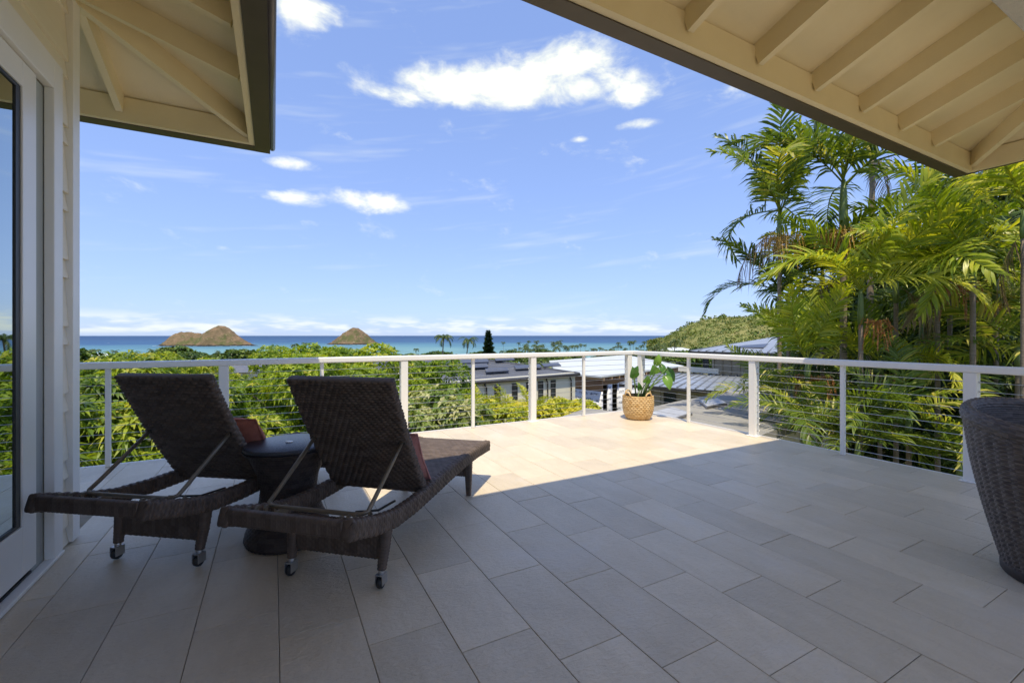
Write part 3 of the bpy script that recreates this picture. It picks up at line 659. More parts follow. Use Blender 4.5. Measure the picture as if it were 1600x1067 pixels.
# cook pine
c = at(763, 516, 120); zb = ground_z(120); o = empty('pine_tree', (c.x, c.y, zb), 0, 'dark column-shaped pine against the sea', 'pine tree')
H = c.z - zb; gp = np.random.default_rng(3); n = 7000; hh = H - .1 - gp.random(n) ** .6 * (H - 1.5); a = gp.uniform(0, 6.283, n); tw = np.where(np.cos(a) > .2, 1.0, .9)
rad = (H - hh) * .25 * tw * (.8 + .2 * np.sin(hh * 5)) + .05; rr_ = rad * np.sqrt(gp.random(n))
P = np.stack([rr_ * np.cos(a), rr_ * np.sin(a), hh], 1); D = unit(np.stack([np.cos(a), np.sin(a), np.full(n, .45)], 1) + gp.normal(size=(n, 3)) * .2)
Vv, Ff = leaves_np(P, D, randdir(gp, n), gp.uniform(.5, .9, n), np.full(n, .2), .0)
link('crown', mesh_np('pine', Vv, Ff, False, None, np.repeat(gp.random(n), 5)), o, MT['pine'])
mb = MB(); mb.tube([(0, 0, 0), (0, 0, H * .5), (0, 0, H * .97)], [.25, .15, .03], 8); mb.build('trunk', MT['bark'], o)
# far broadleaf trees: five crowns shared
FT = []
for s in range(5):
    gq = np.random.default_rng(100 + s); FT.append(crown_mesh('far_crown', dome_lumps(gq, (0, 0, 4.2), 3.6, 2.3, 22, 1.1), 750, 5, .75, .42, 100 + s, tone_mu=.45, tone_sd=.25, inner=.1)); FT[-1].materials.append(MT['farleaf'])
tkm = MB(); tkm.tube([(0, 0, -1), (.1, 0, 2), (0, 0, 4)], [.3, .24, .12], 7); tme = bpy.data.meshes.new('far_trunk'); tme.from_pydata(tkm.v, [], tkm.f); tme.materials.append(MT['bark'])
rt = random.Random(11)
def far_tree(px, d, s, label, group, i, sz=1.0):
    zone = 'below the two-humped island' if px < 430 else 'below the cone-shaped island' if px < 680 else 'beyond the slate-grey tiled roof' if px < 900 else 'between the white membrane roof and the hill'
    label = 'distant broadleaf tree in the green belt ' + zone; group = 'belt trees ' + zone
    c = at(px, 524, d); o = empty('broadleaf_tree', (c.x, c.y, ground_z(d)), rt.uniform(0, 6.28), label, 'tree', group)
    f = link('crown', FT[i % 5], o); f.scale = (s, s, s * sz); t = link('trunk', tme, o); t.scale = (s, s, s * sz)
for i in range(150):
    d = 45 * (13.0 ** (i / 149.0)); px = rt.uniform(60, 1190)
    if d < 62 and 690 < px < 1190: continue
    top_ok = 1.0
    far_tree(px, d, rt.uniform(.8, 1.25) * (.8 if d < 90 else (1.0 if d < 200 else 1.35)), 'distant broadleaf tree in the green belt between houses and sea', 'trees in the belt down to the sea', i, .85)
for i in range(70):
    d = rt.uniform(330, 590); px = 40 + i * 17 + rt.uniform(-8, 8)
    far_tree(px, d, rt.uniform(1.3, 2.1), 'distant broadleaf tree in the green belt between houses and sea', 'trees in the belt down to the sea', i, .8)
# scrub on the hill
gh = np.random.default_rng(9); nb = 12500
fi = gh.uniform(0, nx - .01, nb); fj = gh.uniform(0, ny * .70, nb); i0 = fi.astype(int); j0 = fj.astype(int); a = (fi - i0)[:, None]; c_ = (fj - j0)[:, None]
PB = HV[i0, j0] * (1 - a) * (1 - c_) + HV[i0 + 1, j0] * a * (1 - c_) + HV[i0, j0 + 1] * (1 - a) * c_ + HV[i0 + 1, j0 + 1] * a * c_
per = 13; rb = gh.uniform(.5, 1.7, nb) * np.where(gh.random(nb) < .06, 2.2, 1.0); dd = randdir(gh, nb * per); dd[:, 2] = np.abs(dd[:, 2])
Pp = np.repeat(PB, per, 0) + dd * np.repeat(rb, per)[:, None] * np.array([[1, 1, .8]]); tn = np.repeat(np.clip(gh.normal(.45, .25, nb), 0, 1), per)
Vv, Ff = leaves_np(Pp, unit(dd + gh.normal(size=dd.shape) * .5), dd, np.repeat(rb, per) * .85, np.repeat(rb, per) * .65, .1)
sb = link('hill_scrub', mesh_np('hill_scrub', Vv, Ff, False, None, np.repeat(np.clip(tn + gh.normal(0, .1, len(tn)), 0, 1), 5)), None, MT['bush']); sb['kind'] = 'stuff'
sb['label'] = 'green and tan scrub covering the hillside'

# ------------------------------------------------------------------ our house: walls, roof, door
WX = -1.05
house = empty('house', (-3, 1, 0), 0, 'cream lap-sided house with open-rafter eaves and sliding glass door beside the deck', 'house')
def H_(o):      # parent to the house keeping world coordinates
    o.parent = house; o.matrix_parent_inverse = Matrix.Translation((3, -1, 0)); return o
def sub(o, par):
    o.parent = par; o.matrix_parent_inverse = Matrix.Translation((3, -1, 0)) if par.parent is house else Matrix.Identity(4); return o
def part(mb, name, mat, par=None):
    o = mb.build(name, mat)
    if par is None: return H_(o)
    o.parent = par; o.matrix_parent_inverse = Matrix.Identity(4)      # par sits in world coordinates through its own inverse
    return o
wall = part(MB().box((WX - .16, 3.372, -.3), (WX - .03, 3.55, 3.25)).box((WX - .16, -6.5, 2.56), (WX - .03, 3.372, 3.25)).box((-6, 3.42, -.3), (WX - .16, 3.55, 3.25)), 'wall', MT['creamsiding'])
# siding: alternating wide and narrow laps, each board a wedge, on the door side and over the door
edges = []; z = .009 - .385
while z < 3.2: edges += [(z, z + .106), (z + .106, z + .385)]; z += .385
for z0, z1 in edges:
    z0c = max(z0, .012)
    if z1 < .03: continue
    for (y0, y1, zl) in ((3.372, 3.507, 0.0), (-6.5, 3.372, 2.70)):
        a0 = max(z0c, zl)
        if z1 <= a0 + .01: continue
        th0 = .020 * (1 - (a0 - z0) / (z1 - z0 + .02)) + .006; th1 = .008
        part(MB().hexa([(WX - .03, y0, a0), (WX - .03 + th0, y0, a0), (WX - .03 + th0, y1, a0), (WX - .03, y1, a0), (WX - .03, y0, z1), (WX - .03 + th1, y0, z1), (WX - .03 + th1, y1, z1), (WX - .03, y1, z1)]), 'siding_board', MT['creamsiding'], wall)
bevel(part(MB().box((WX - .028, 3.507, .01), (WX + .014, 3.61, 3.2)), 'corner_trim', MT['trim'], wall), .003)
bevel(part(MB().box((WX - .16, 3.551, .01), (WX - .0285, 3.609, 3.2)), 'corner_trim', MT['trim'], wall), .003)
# door
door = part(MB().box((WX - .13, 3.13, .02), (WX - .032, 3.262, 2.539)), 'door_jamb', MT['gutter'])
door.data.materials.clear(); door.data.materials.append(M('shaded_gap_jamb', (.40, .42, .39), (.37, .39, .36), 4, .5))  # grey puts the shade of the gap beside the door into the colour
bevel(part(MB().box((WX - .03, 3.262, .02), (WX + .012, 3.372, 2.70)), 'casing', MT['trim'], door), .004)
bevel(part(MB().box((WX - .03, -4, 2.541), (WX + .012, 3.2615, 2.70)), 'casing', MT['trim'], door), .004)
bevel(part(MB().box((WX - .052, 2.99, .06), (WX - .012, 3.128, 2.535)), 'stile', MT['vinyl'], door), .003)
bevel(part(MB().box((WX - .052, -2.4, 2.41), (WX - .012, 2.9895, 2.535)), 'top_rail', MT['vinyl'], door), .003)
bevel(part(MB().box((WX - .052, -2.4, .06), (WX - .012, 2.9895, .30)), 'bottom_rail', MT['vinyl'], door), .003)
part(MB().box((WX - .034, -2.4, .301), (WX - .026, 2.945, 2.409)), 'glass_pane', MT['glass'], door)
part(MB().box((WX - .038, 2.945, .301), (WX - .020, 2.9895, 2.409)).box((WX - .038, -2.4, .301), (WX - .020, 2.945, .318)).box((WX - .038, -2.4, 2.392), (WX - .020, 2.945, 2.409)), 'gasket', MT['black'], door)
part(MB().box((WX - .12, -4, .004), (WX - .03, 3.13, .03)), 'track', MT['black'], door)
bevel(part(MB().box((WX - .03, -4, .004), (WX + .02, 3.372, .022)), 'sill', MT['trim'], door), .003)
part(MB().box((WX - .10, 3.06, .03), (WX - .06, 3.20, .10)), 'floor_stop', MT['black'], door)
room = part(MB().box((-5.5, -4, -.3), (WX - .13, 3.41, -.01)).box((-5.6, -4, 0), (-5.5, 3.41, 2.6)).box((-5.5, -4, 2.60), (WX - .161, 3.41, 2.7)), 'room_lining', MT['interior'])
# roof
TP = math.tan(R(18)); ZE = 3.105       # soffit underside height at the eave line
def rz_(dist): return ZE + TP * dist
EX, EY, RX, RY = -.15, 4.60, 6.42, 1.85        # eave lines (outer face of the cream sub-fascia)
def slab(poly, dist):
    zz = [rz_(q) for q in dist]; return MB().prism(poly, zz, [q + .02 for q in zz])
RH = 1.42  # roof half-depth; unseen rear shaped short so sunlit deck behind bounces fill forward
SLOPES = [([(EX, RY), (RX, RY), (RX - RH, RY - RH), (EX - RH, RY - RH)], [0, 0, RH, RH]), ([(RX, RY), (RX, RY - 2 * RH), (RX - RH, RY - RH)], [0, 0, RH]),
          ([(RX, RY - 2 * RH), (EX, RY - 2 * RH), (EX - RH, RY - RH), (RX - RH, RY - RH)], [0, 0, RH, RH]),
          ([(EX, EY), (EX - 3.2, EY - 3.2), (EX - 3.2, RY - RH), (EX - RH, RY - RH), (EX, RY)], [0, 3.2, 3.2, RH, 0]),
          ([(EX, RY - 2 * RH), (EX, -7), (EX - 3.2, -7), (EX - 3.2, RY - RH), (EX - RH, RY - RH)], [0, 0, 3.2, 3.2, RH]),
          ([(EX, EY), (-6.55, EY), (EX - 3.2, EY - 3.2)], [0, 0, 3.2]), ([(-6.55, EY), (-6.55, -7), (EX - 3.2, -7), (EX - 3.2, EY - 3.2)], [0, 0, 3.2, 3.2])]
roof = part(slab(*SLOPES[0]), 'roof', MT['cream'])
for poly, dist in SLOPES[1:]: part(slab(poly, dist), 'soffit_boarding', MT['cream'], roof)
for poly, dist in SLOPES:
    zz = [rz_(q) + .024 for q in dist]; part(MB().prism(poly, zz, [q + .04 for q in zz]), 'shingles', MT['shingle'], roof)
# rafters: bottom edge rises with the roof, height .15
def rafter(p0, p1, d0, d1, wd=.045, ht=.145):
    p0 = Vector((*p0, rz_(d0) - ht / 2 - .002)); p1 = Vector((*p1, rz_(d1) - ht / 2 - .002))
    part(MB().bar(p0, p1, wd, ht), 'rafter', MT['cream'], roof)
for k in range(-3, 7):
    x = 2.131 + .66 * k
    if x < .3 or x > 5.6: continue
    ln = min(RH, RX - x - .05); rafter((x, RY - .045), (x, RY - ln), .045, ln)
hx = RX - .06; rafter((RX - .04, RY - .04), (RX - RH, RY - RH), .04, RH, .05, .16)
for k in range(2, 6):
    y = RY - .66 * k; ln = min(RY - y - .06, 2 * RH + y - RY - .06)
    if ln > .2: rafter((RX - .045, y), (RX - ln, y), .045, ln)
for k in range(-3, 4):
    y = 2.99 + .607 * k
    if y < RY + .2 or y > 4.0: continue
    ln = min(EY - y - .03, 1.3); rafter((EX - .045, y), (EX - ln, y), .045, ln)
rafter((EX - .04, EY - .04), (EX - 1.9, EY - 1.9), .04, 1.9, .05, .16)
for k in range(0, 7):
    x = -1.07 - .607 * k; ln = min(1.25, EX - x - .03)
    if ln > .1: rafter((x, EY - .045), (x, EY - ln), .045, ln)
ZB = 2.915
def fascia(a, c, name, mat, z0, z1):
    part(MB().box((min(a[0], c[0]), min(a[1], c[1]), z0), (max(a[0], c[0]), max(a[1], c[1]), z1)), name, mat, roof)
fascia((EX, RY - .045), (RX - .0455, RY), 'sub_fascia', MT['cream'], ZB, ZE - .001)
fascia((RX - .045, RY - 2 * RH), (RX, RY), 'sub_fascia', MT['cream'], ZB, ZE - .001)
fascia((EX - .045, RY - .045), (EX - .0005, EY), 'sub_fascia', MT['cream'], ZB, ZE - .001)
fascia((-6.5, EY - .045), (EX - .0455, EY), 'sub_fascia', MT['cream'], ZB, ZE - .001)
# gutters: brown trough outside the sub-fascia
fascia((EX + .16, RY + .001), (RX + .02, RY + .105), 'gutter', MT['brown'], ZB - .008, ZE + .005)
fascia((RX + .001, RY - 2 * RH), (RX + .02, RY + .0005), 'gutter', MT['brown'], ZB - .006, ZE + .005)
fascia((EX + .0005, RY + .106), (EX + .12, EY + .12), 'gutter', MT['brown'], ZB - .008, ZE + .005)
part(MB().tube([(EX + .135, RY + .11, 2.97), (EX + .135, EY + .135, 2.97)], .028, 10).box((EX + .121, RY + .106, 2.96), (EX + .155, EY + .13, ZE + .02)), 'gutter_lip', MT['gutter'], roof)
fascia((-6.5, EY + .0005), (EX, EY + .12), 'gutter', MT['brown'], ZB - .007, ZE + .004)
bevel(part(MB().box((-1.0, .45, 2.76), (6.2, .765, 3.06)), 'beam', MT['stucco']), .01)
part(MB().box((5.95, .47, -.1), (6.2, .74, 2.76)), 'column', MT['stucco'])

# ------------------------------------------------------------------ deck and tiles
DX, DY = 5.22, 5.485
deck = MB().prism([(-5, 3.56), (WX - .03, 3.56), (WX - .03, -7), (DX, -7), (DX, DY), (-5, DY)], -.30, -.006).build('deck_floor', MT['grout']); deck['kind'] = 'structure'
part_d = MB().box((-5, DY, -.32), (DX + .03, DY + .03, -.002)).box((DX, -4, -.32), (DX + .03, DY - .0005, -.002)).build('edge_trim', MT['trim'], deck)
TW, TL, GJ = .309, .628, .003
def proj(x, y, z):
    d = x * SN + y * CS
    if d < .05: return None
    return 800 + 694 * (x * CS - y * SN) / d, 524 + 694 * (CAM_H - z) / d
def tile_mesh(w_, l_):
    e = .0015; V = [(0, 0, -.02), (w_, 0, -.02), (w_, l_, -.02), (0, l_, -.02), (0, 0, -e), (w_, 0, -e), (w_, l_, -e), (0, l_, -e), (e, e, 0), (w_ - e, e, 0), (w_ - e, l_ - e, 0), (e, l_ - e, 0)]
    me = bpy.data.meshes.new('tile'); me.from_pydata(V, [], [(0, 1, 5, 4), (1, 2, 6, 5), (2, 3, 7, 6), (3, 0, 4, 7), (4, 5, 9, 8), (5, 6, 10, 9), (6, 7, 11, 10), (7, 4, 8, 11), (8, 9, 10, 11)])
    me.materials.append(MT['tile']); return me
full = tile_mesh(TW - GJ, TL - GJ); rest = MB(); rtile = random.Random(2)
for k in range(-14, 21):
    x0 = -.907 + TW * k; x1 = x0 + TW - GJ
    off = (2.644 - .2095 * k) % TL
    for n in range(-13, 11):
        y0 = off + TL * n; y1 = y0 + TL - GJ
        xa, xb = max(x0, -5), min(x1, DX - .004); ya, yb = max(y0, -7), min(y1, DY - .004)
        if xa < WX - .03 and yb > 3.56 and ya < 3.56: ya = 3.562 if xb <= WX - .03 else ya
        if ya < 3.56 and xb > WX - .03: xa = max(xa, WX - .028)
        if ya < 3.56 and xb <= WX - .03: continue
        if xb - xa < .02 or yb - ya < .02: continue
        vis = False
        for cx_, cy_ in ((xa, ya), (xb, ya), (xa, yb), (xb, yb), ((xa + xb) / 2, (ya + yb) / 2)):
            q = proj(cx_, cy_, 0)
            if q and -60 < q[0] < 1660 and q[1] < 1110: vis = True
        if not vis:
            rest.box((xa, ya, -.02), (xb, yb, 0)); continue
        isfull = abs(xb - xa - TW + GJ) < 1e-4 and abs(yb - ya - TL + GJ) < 1e-4
        t = link('tile', full if isfull else tile_mesh(xb - xa, yb - ya), deck); t.location = (xa, ya, rtile.uniform(-.0006, .0006))
ro = rest.build('tiles_out_of_view', MT['tile'], deck); ro['kind'] = 'stuff'

# ------------------------------------------------------------------ railing
rail = empty('railing', (5.12, 5.40, 0), 0, 'white cable railing with flat top rail along two edges of the deck', 'railing')
def rp(mb, name, mat, bv=0):
    o = mb.build(name, mat, rail); o.matrix_parent_inverse = Matrix.Translation((-5.12, -5.40, 0))
    if bv: bevel(o, bv)
    return o
RYy, RXx, RT = 5.40, 5.12, .970
rp(MB().box((-5, RYy - .05, RT - .062), (RXx + .05, RYy + .05, RT)), 'top_rail', MT['rail'], .012)
rp(MB().box((RXx - .05, -3.5, RT - .063), (RXx + .05, RYy - .0505, RT - .001)), 'top_rail', MT['rail'], .012)
def thick(x, y): 
    rp(MB().box((x - .042, y - .042, .004), (x + .042, y + .042, RT - .0625)), 'post', MT['rail'], .005)
    rp(MB().box((x - .065, y - .065, .0005), (x + .065, y + .065, .012)), 'base_plate', MT['rail'], .003)
def thin(x, y): rp(MB().box((x - .019, y - .019, .001), (x + .019, y + .019, RT - .0625)), 'picket', MT['rail'], .003)
for x in (-4.1, -2.27, -.45, 1.398, 3.224, 5.015): thick(x, RYy)
for x in (-3.2, -1.354, .475, 2.312, 4.124): thin(x, RYy)
for y in (5.225, 3.354, 1.451, -.45): thick(RXx, y)
for y in (4.313, 2.40, .5): thin(RXx, y)
for (x, y, ax_) in [(x, RYy, 0) for x in (-.45, 1.398, 3.224, 5.015)] + [(RXx, y, 1) for y in (5.225, 3.354, 1.451)]:
    mb = MB()
    for k in range(11):
        z = .075 + k * .0755
        for sg in (-1, 1):
            a_, c_ = (.0425, .075); d_ = Vector((1, 0, 0)) if ax_ == 0 else Vector((0, 1, 0)); p_ = Vector((x, y, z))
            mb.tube([p_ + d_ * sg * a_, p_ + d_ * sg * c_], .0055, 6)
    rp(mb, 'cable_fittings', MT['cable'])['kind'] = 'stuff'
for k in range(11):
    z = .075 + k * .0755
    rp(MB().tube([(-5, RYy, z), (5.0, RYy, z)], .0026, 5), 'cable', MT['cable'])
    rp(MB().tube([(RXx, 5.2, z), (RXx, -3.4, z)], .0026, 5), 'cable', MT['cable'])

# ------------------------------------------------------------------ woven surfaces
def weave(us, vs, cw, ch, stag, chev=None):
    """relief of a brick/twill weave; us,vs in metres"""
    j = np.floor(vs / ch); fv = vs / ch - j
    uu = us if chev is None else np.abs(us - chev)
    x = uu / cw + j * stag; i = np.floor(x); fu = x - i
    return np.sin(np.pi * np.clip(fu, 0, 1)) ** .55 * np.sin(np.pi * fv) ** .5
def sleeve(name, path, wdir, a, bb, cw, ch, stag, amp, mat, parent, su=5, sv=4, chev=False, along='len', caps=True):
    """woven skin round a bar of half-sizes a (along wdir) and bb, swept along path (list of points).
       rows run across the bar (weave rows stacked along the length)"""
    P = np.array([tuple(p) for p in path], float); sl = np.concatenate([[0], np.cumsum(np.linalg.norm(np.diff(P, axis=0), axis=1))]); Ltot = sl[-1]
    aa = np.array(a if isinstance(a, (list, tuple)) else [a] * len(P), float); bq = np.array(bb if isinstance(bb, (list, tuple)) else [bb] * len(P), float)
    nrow = max(2, round(Ltot / ch)); ns = nrow * sv; s = np.linspace(0, Ltot, ns + 1)
    C = np.stack([np.interp(s, sl, P[:, k]) for k in range(3)], 1); A = np.interp(s, sl, aa); B = np.interp(s, sl, bq)
    T = unit(np.gradient(C, axis=0)); W = np.array(wdir, float)[None, :]; W = unit(W - T * (T * W).sum(1, keepdims=True)); N = np.cross(T, W)
    per = 4 * (aa.mean() + bq.mean()); ncol = max(4, int(round(per / cw))); nt = ncol * su
    t = np.linspace(0, per, nt, endpoint=False); am, bm = aa.mean(), bq.mean()
    # perimeter of the unit rectangle, corner-rounded
    cx = np.zeros(nt); cy = np.zeros(nt); nxx = np.zeros(nt); nyy = np.zeros(nt)
    for q in range(nt):
        d = t[q]
        if d < 2 * am: cx[q], cy[q], nxx[q], nyy[q] = -1 + d / am, 1, 0, 1
        elif d < 2 * am + 2 * bm: e = d - 2 * am; cx[q], cy[q], nxx[q], nyy[q] = 1, 1 - e / bm, 1, 0
        elif d < 4 * am + 2 * bm: e = d - 2 * am - 2 * bm; cx[q], cy[q], nxx[q], nyy[q] = 1 - e / am, -1, 0, -1
        else: e = d - 4 * am - 2 * bm; cx[q], cy[q], nxx[q], nyy[q] = -1, -1 + e / bm, -1, 0
    r = min(am, bm) * .55; ex = np.maximum(0, np.abs(cx) * am - (am - r)) / r; ey = np.maximum(0, np.abs(cy) * bm - (bm - r)) / r
    hyp = np.maximum(1, np.sqrt(ex ** 2 + ey ** 2))          # pull the corners in
    px_ = np.sign(cx) * np.where(ex > 0, (am - r) + r * ex / hyp, np.abs(cx) * am); py_ = np.sign(cy) * np.where(ey > 0, (bm - r) + r * ey / hyp, np.abs(cy) * bm)
    on = np.stack([np.where((ex > 0) & (ey > 0), np.sign(cx) * ex / hyp, nxx), np.where((ex > 0) & (ey > 0), np.sign(cy) * ey / hyp, nyy)], 1); on /= np.maximum(np.linalg.norm(on, axis=1, keepdims=True), 1e-6)
    S, TT = np.meshgrid(s * (nrow * ch / Ltot), t * (ncol * cw / per), indexing='ij')
    h = weave(TT, S, cw, ch, stag, am if chev else None) * amp
    X = (px_ / am)[None, :] * A[:, None] + on[None, :, 0] * h; Y = (py_ / bm)[None, :] * B[:, None] + on[None, :, 1] * h
    V = C[:, None, :] + X[..., None] * W[:, None, :] + Y[..., None] * N[:, None, :]
    nsr = ns + 1; idx = np.arange(nsr * nt).reshape(nsr, nt); nx2 = np.roll(idx, -1, 1)
    Fq = np.stack([idx[:-1], nx2[:-1], nx2[1:], idx[1:]], -1).reshape(-1, 4)
    V = V.reshape(-1, 3); uv = np.stack([TT, S], -1).reshape(-1, 2)
    if caps:                                            # flat fan caps as degenerate-free quads
        c0, c1 = len(V), len(V) + 1; V = np.concatenate([V, C[:1], C[-1:]]); uv = np.concatenate([uv, [[0, 0]], [[0, 0]]])
        half = np.arange(0, nt - 1, 2)
        f0 = np.stack([np.full(len(half), c0), idx[0][(half + 2) % nt], idx[0][half + 1], idx[0][half]], 1); f1 = np.stack([np.full(len(half), c1), idx[-1][half], idx[-1][half + 1], idx[-1][(half + 2) % nt]], 1)
        Fq = np.concatenate([Fq, f0, f1])
    return link(name, mesh_np(name, V, Fq[:, ::-1], True, uv), parent, mat)
def woven_lathe(name, prof, cw, ch, stag, amp, mat, parent, su=4, sv=4, vertical=False, inside=False):
    """prof: (radius, height) polyline; relief rows are rings (or upright staves when vertical)"""
    pr = np.array(prof, float); sl = np.concatenate([[0], np.cumsum(np.hypot(*np.diff(pr, axis=0).T))]); Lt = sl[-1]
    nrow = max(2, round(Lt / ch)); s = np.linspace(0, Lt, nrow * sv + 1); r = np.interp(s, sl, pr[:, 0]); z = np.interp(s, sl, pr[:, 1])
    rm = pr[:, 0].max(); ncol = int(round(2 * math.pi * rm / cw)); ncol += ncol % 2; nt = ncol * su; th = np.linspace(0, 2 * math.pi, nt, endpoint=False)
    T = np.gradient(np.stack([r, z], 1), axis=0); T /= np.linalg.norm(T, axis=1, keepdims=True); nr, nz = T[:, 1], -T[:, 0]
    S, TT = np.meshgrid(s * (nrow * ch / Lt), th / (2 * math.pi) * ncol * cw, indexing='ij')
    h = weave(TT, S, cw, ch, stag) * amp
    if vertical: h = h * 1.25 + amp * 1.3 * np.abs(np.sin(np.pi * TT / (cw * 2))) 
    Rr = r[:, None] + nr[:, None] * h; Z = z[:, None] + nz[:, None] * h
    V = np.stack([Rr * np.cos(th)[None, :], Rr * np.sin(th)[None, :], Z], -1).reshape(-1, 3); idx = np.arange(len(V)).reshape(len(s), nt); n2 = np.roll(idx, -1, 1)
    Fq = np.stack([idx[:-1], n2[:-1], n2[1:], idx[1:]], -1).reshape(-1, 4)
    return link(name, mesh_np(name, V, Fq, True, np.stack([TT, S], -1).reshape(-1, 2)), parent, mat)

# ------------------------------------------------------------------ loungers
PROF = [(-.39, .432), (-.30, .405), (-.18, .366), (0.0, .327), (.2, .316), (.42, .318), (.7, .325), (1.0, .328), (1.3, .318), (1.61, .293)]
def lounger(loc, rz, label, chev, stag, back_cell, seed):
    o = empty('sun_lounger', loc, rz, label, 'sun lounger', None); m = MT['wick']; hw = .325
    for sg in (-1, 1):
        sleeve('side_rail', [(u, sg * (hw - .024), z) for u, z in PROF], (0, 1, 0), .024, .038, .036, .021, .5, .0075, m, o, 5, 5)
    sleeve('head_rail', [(-.372, y, .428) for y in (-.278, -.1, .1, .278)], (1, 0, 0), .018, .034, .02, .012, .5, .003, m, o, 3, 3)
    sleeve('foot_rail', [(1.592, y, .294) for y in (-.278, -.1, .1, .278)], (1, 0, 0), .02, .036, .03, .018, .5, .004, m, o, 4, 3)
    # seat web from the backrest hinge to the foot
    us = np.linspace(.36, 1.60, 12); sleeve('seat', [(u, 0, float(np.interp(u, [q[0] for q in PROF], [q[1] for q in PROF])) + .022) for u in us], (0, 1, 0), .285, .012, .045, .02, stag, .005, m, o, 4, 3, chev)
    # backrest
    b0 = Vector((.385, 0, .345)); b1 = Vector((-.003, 0, 1.0)); mid = b0.lerp(b1, .5) + Vector((-.012, 0, -.008))
    sleeve('backrest', [b0, b0.lerp(b1, .25) + Vector((-.008, 0, -.005)), mid, b0.lerp(b1, .75) + Vector((-.008, 0, -.005)), b1], (0, 1, 0), .292, .018, back_cell[0], back_cell[1], stag, .0105, m, o, 6, 5, chev)
    # rear legs with casters, aprons, front legs
    for sg in (-1, 1):
        lg = sleeve('leg', [(.0, sg * .262, .30), (-.012, sg * .258, .19), (-.03, sg * .252, .085)], (0, 1, 0), [.025, .022, .017], [.028, .024, .018], .024, .016, .5, .003, m, o, 3, 3)
        mb = MB(); mb.tube([(-.03, sg * .252, .09), (-.032, sg * .252, .06)], .016, 10); mb.box((-.060, sg * .252 - .020, .022), (-.010, sg * .252 - .0165, .072)); mb.box((-.060, sg * .252 + .0165, .022), (-.010, sg * .252 + .020, .072)); mb.box((-.060, sg * .252 - .0165, .066), (-.012, sg * .252 + .0165, .072))
        f_ = mb.build('caster_fork', MT['casterw'], lg); bevel(f_, .004)
        mb = MB(); ring = [(.0, -.0145), (.020, -.0145), (.027, -.011), (.0285, 0), (.027, .011), (.020, .0145), (.0, .0145)]
        vs = []; sgm = 20
        for r_, h_ in ring:
            for k in range(sgm): vs.append((-.037 + r_ * math.cos(2 * math.pi * k / sgm), sg * .252 + h_, .0295 + r_ * math.sin(2 * math.pi * k / sgm)))
        mb.add(vs, [(i * sgm + k, i * sgm + (k + 1) % sgm, (i + 1) * sgm + (k + 1) % sgm, (i + 1) * sgm + k) for i in range(len(ring) - 1) for k in range(sgm)], True)
        mb.build('caster_wheel', MT['black'], lg)
        sleeve('leg', [(1.20, sg * .275, .29), (1.225, sg * .268, .15), (1.245, sg * .262, .0)], (0, 1, 0), [.028, .023, .016], [.030, .023, .016], .024, .016, .5, .003, m, o, 3, 3)
    sleeve('apron', [(-.004, y, .213) for y in (-.235, -.1, .1, .235)], (1, 0, 0), .014, .088, .03, .018, .5, .004, m, o, 4, 3)
    sleeve('apron', [(1.215, y, .215) for y in (-.245, -.1, .1, .245)], (1, 0, 0), .014, .062, .03, .018, .5, .004, m, o, 4, 3)
    # notched racks
    for sg in (-1, 1):
        poly = [(-.355, .415)]; 
        x = -.335
        for k in range(4):
            zb_ = .418 - (k * .016); poly += [(x, zb_ + .004), (x - .004, zb_ + .030), (x + .006, zb_ + .042), (x + .020, zb_ + .040), (x + .026, zb_ + .032), (x + .014, zb_ + .030), (x + .010, zb_ + .016), (x + .020, zb_ + .004)]; x += .052
        poly += [(-.115, .375), (-.10, .395), (-.085, .375), (-.085, .345), (-.13, .340), (-.355, .392)]
        y0, y1 = sg * .232 - .006, sg * .232 + .006; n = len(poly)
        mb = MB(); mb.add([(u, y0, z) for u, z in poly] + [(u, y1, z) for u, z in poly], [tuple(range(n)), tuple(range(n, 2 * n))[::-1]] + [(i, n + i, n + (i + 1) % n, (i + 1) % n) for i in range(n)])
        mb.build('notched_rack', MT['bronze'], o)
    # U-shaped prop
    yb = .262; top = (.15, .742 - .03); pts = [(top[0] - .115, yb, .66), (-.085, yb, .53), (-.165, yb, .435), (-.182, yb - .012, .418), (-.188, yb - .04, .411), (-.188, 0, .411), (-.188, -yb + .04, .411), (-.182, -yb + .012, .418), (-.165, -yb, .435), (-.085, -yb, .53), (top[0] - .115, -yb, .66)]
    pr_ = MB().tube([(.165, yb, .675), (.09, yb, .615)] + [], .0001, 3) if False else MB()
    pr_.tube([(.172, yb, .665), (.03, yb, .56), (-.12, yb, .452), (-.168, yb, .420), (-.186, yb - .022, .412), (-.19, yb - .06, .411), (-.19, -yb + .06, .411), (-.186, -yb + .022, .412), (-.168, -yb, .420), (-.12, -yb, .452), (.03, -yb, .56), (.172, -yb, .665)], .0105, 9)
    pr_.build('prop_bar', MT['bronze'], o)
    for sg in (-1, 1): MB().box((.155, sg * yb - .02, .648), (.19, sg * yb + .02, .69)).build('prop_bracket', MT['black'], o)
    st = MB().tube([(-.15, -.19, .405), (.03, -.20, .345), (.20, -.20, .33)], .006, 6); st.build('stay_rod', MT['black'], o)
    return o
lounger((.29, 2.38, 0), math.atan2(.75, .66), 'nearer brown wicker lounger with its foot end reaching into the sunlight', True, .25, (.036, .016), 1)
lounger((-.53, 3.03, 0), math.atan2(.80, .60), 'farther brown wicker lounger standing against the sliding glass door', False, .5, (.048, .022), 2)

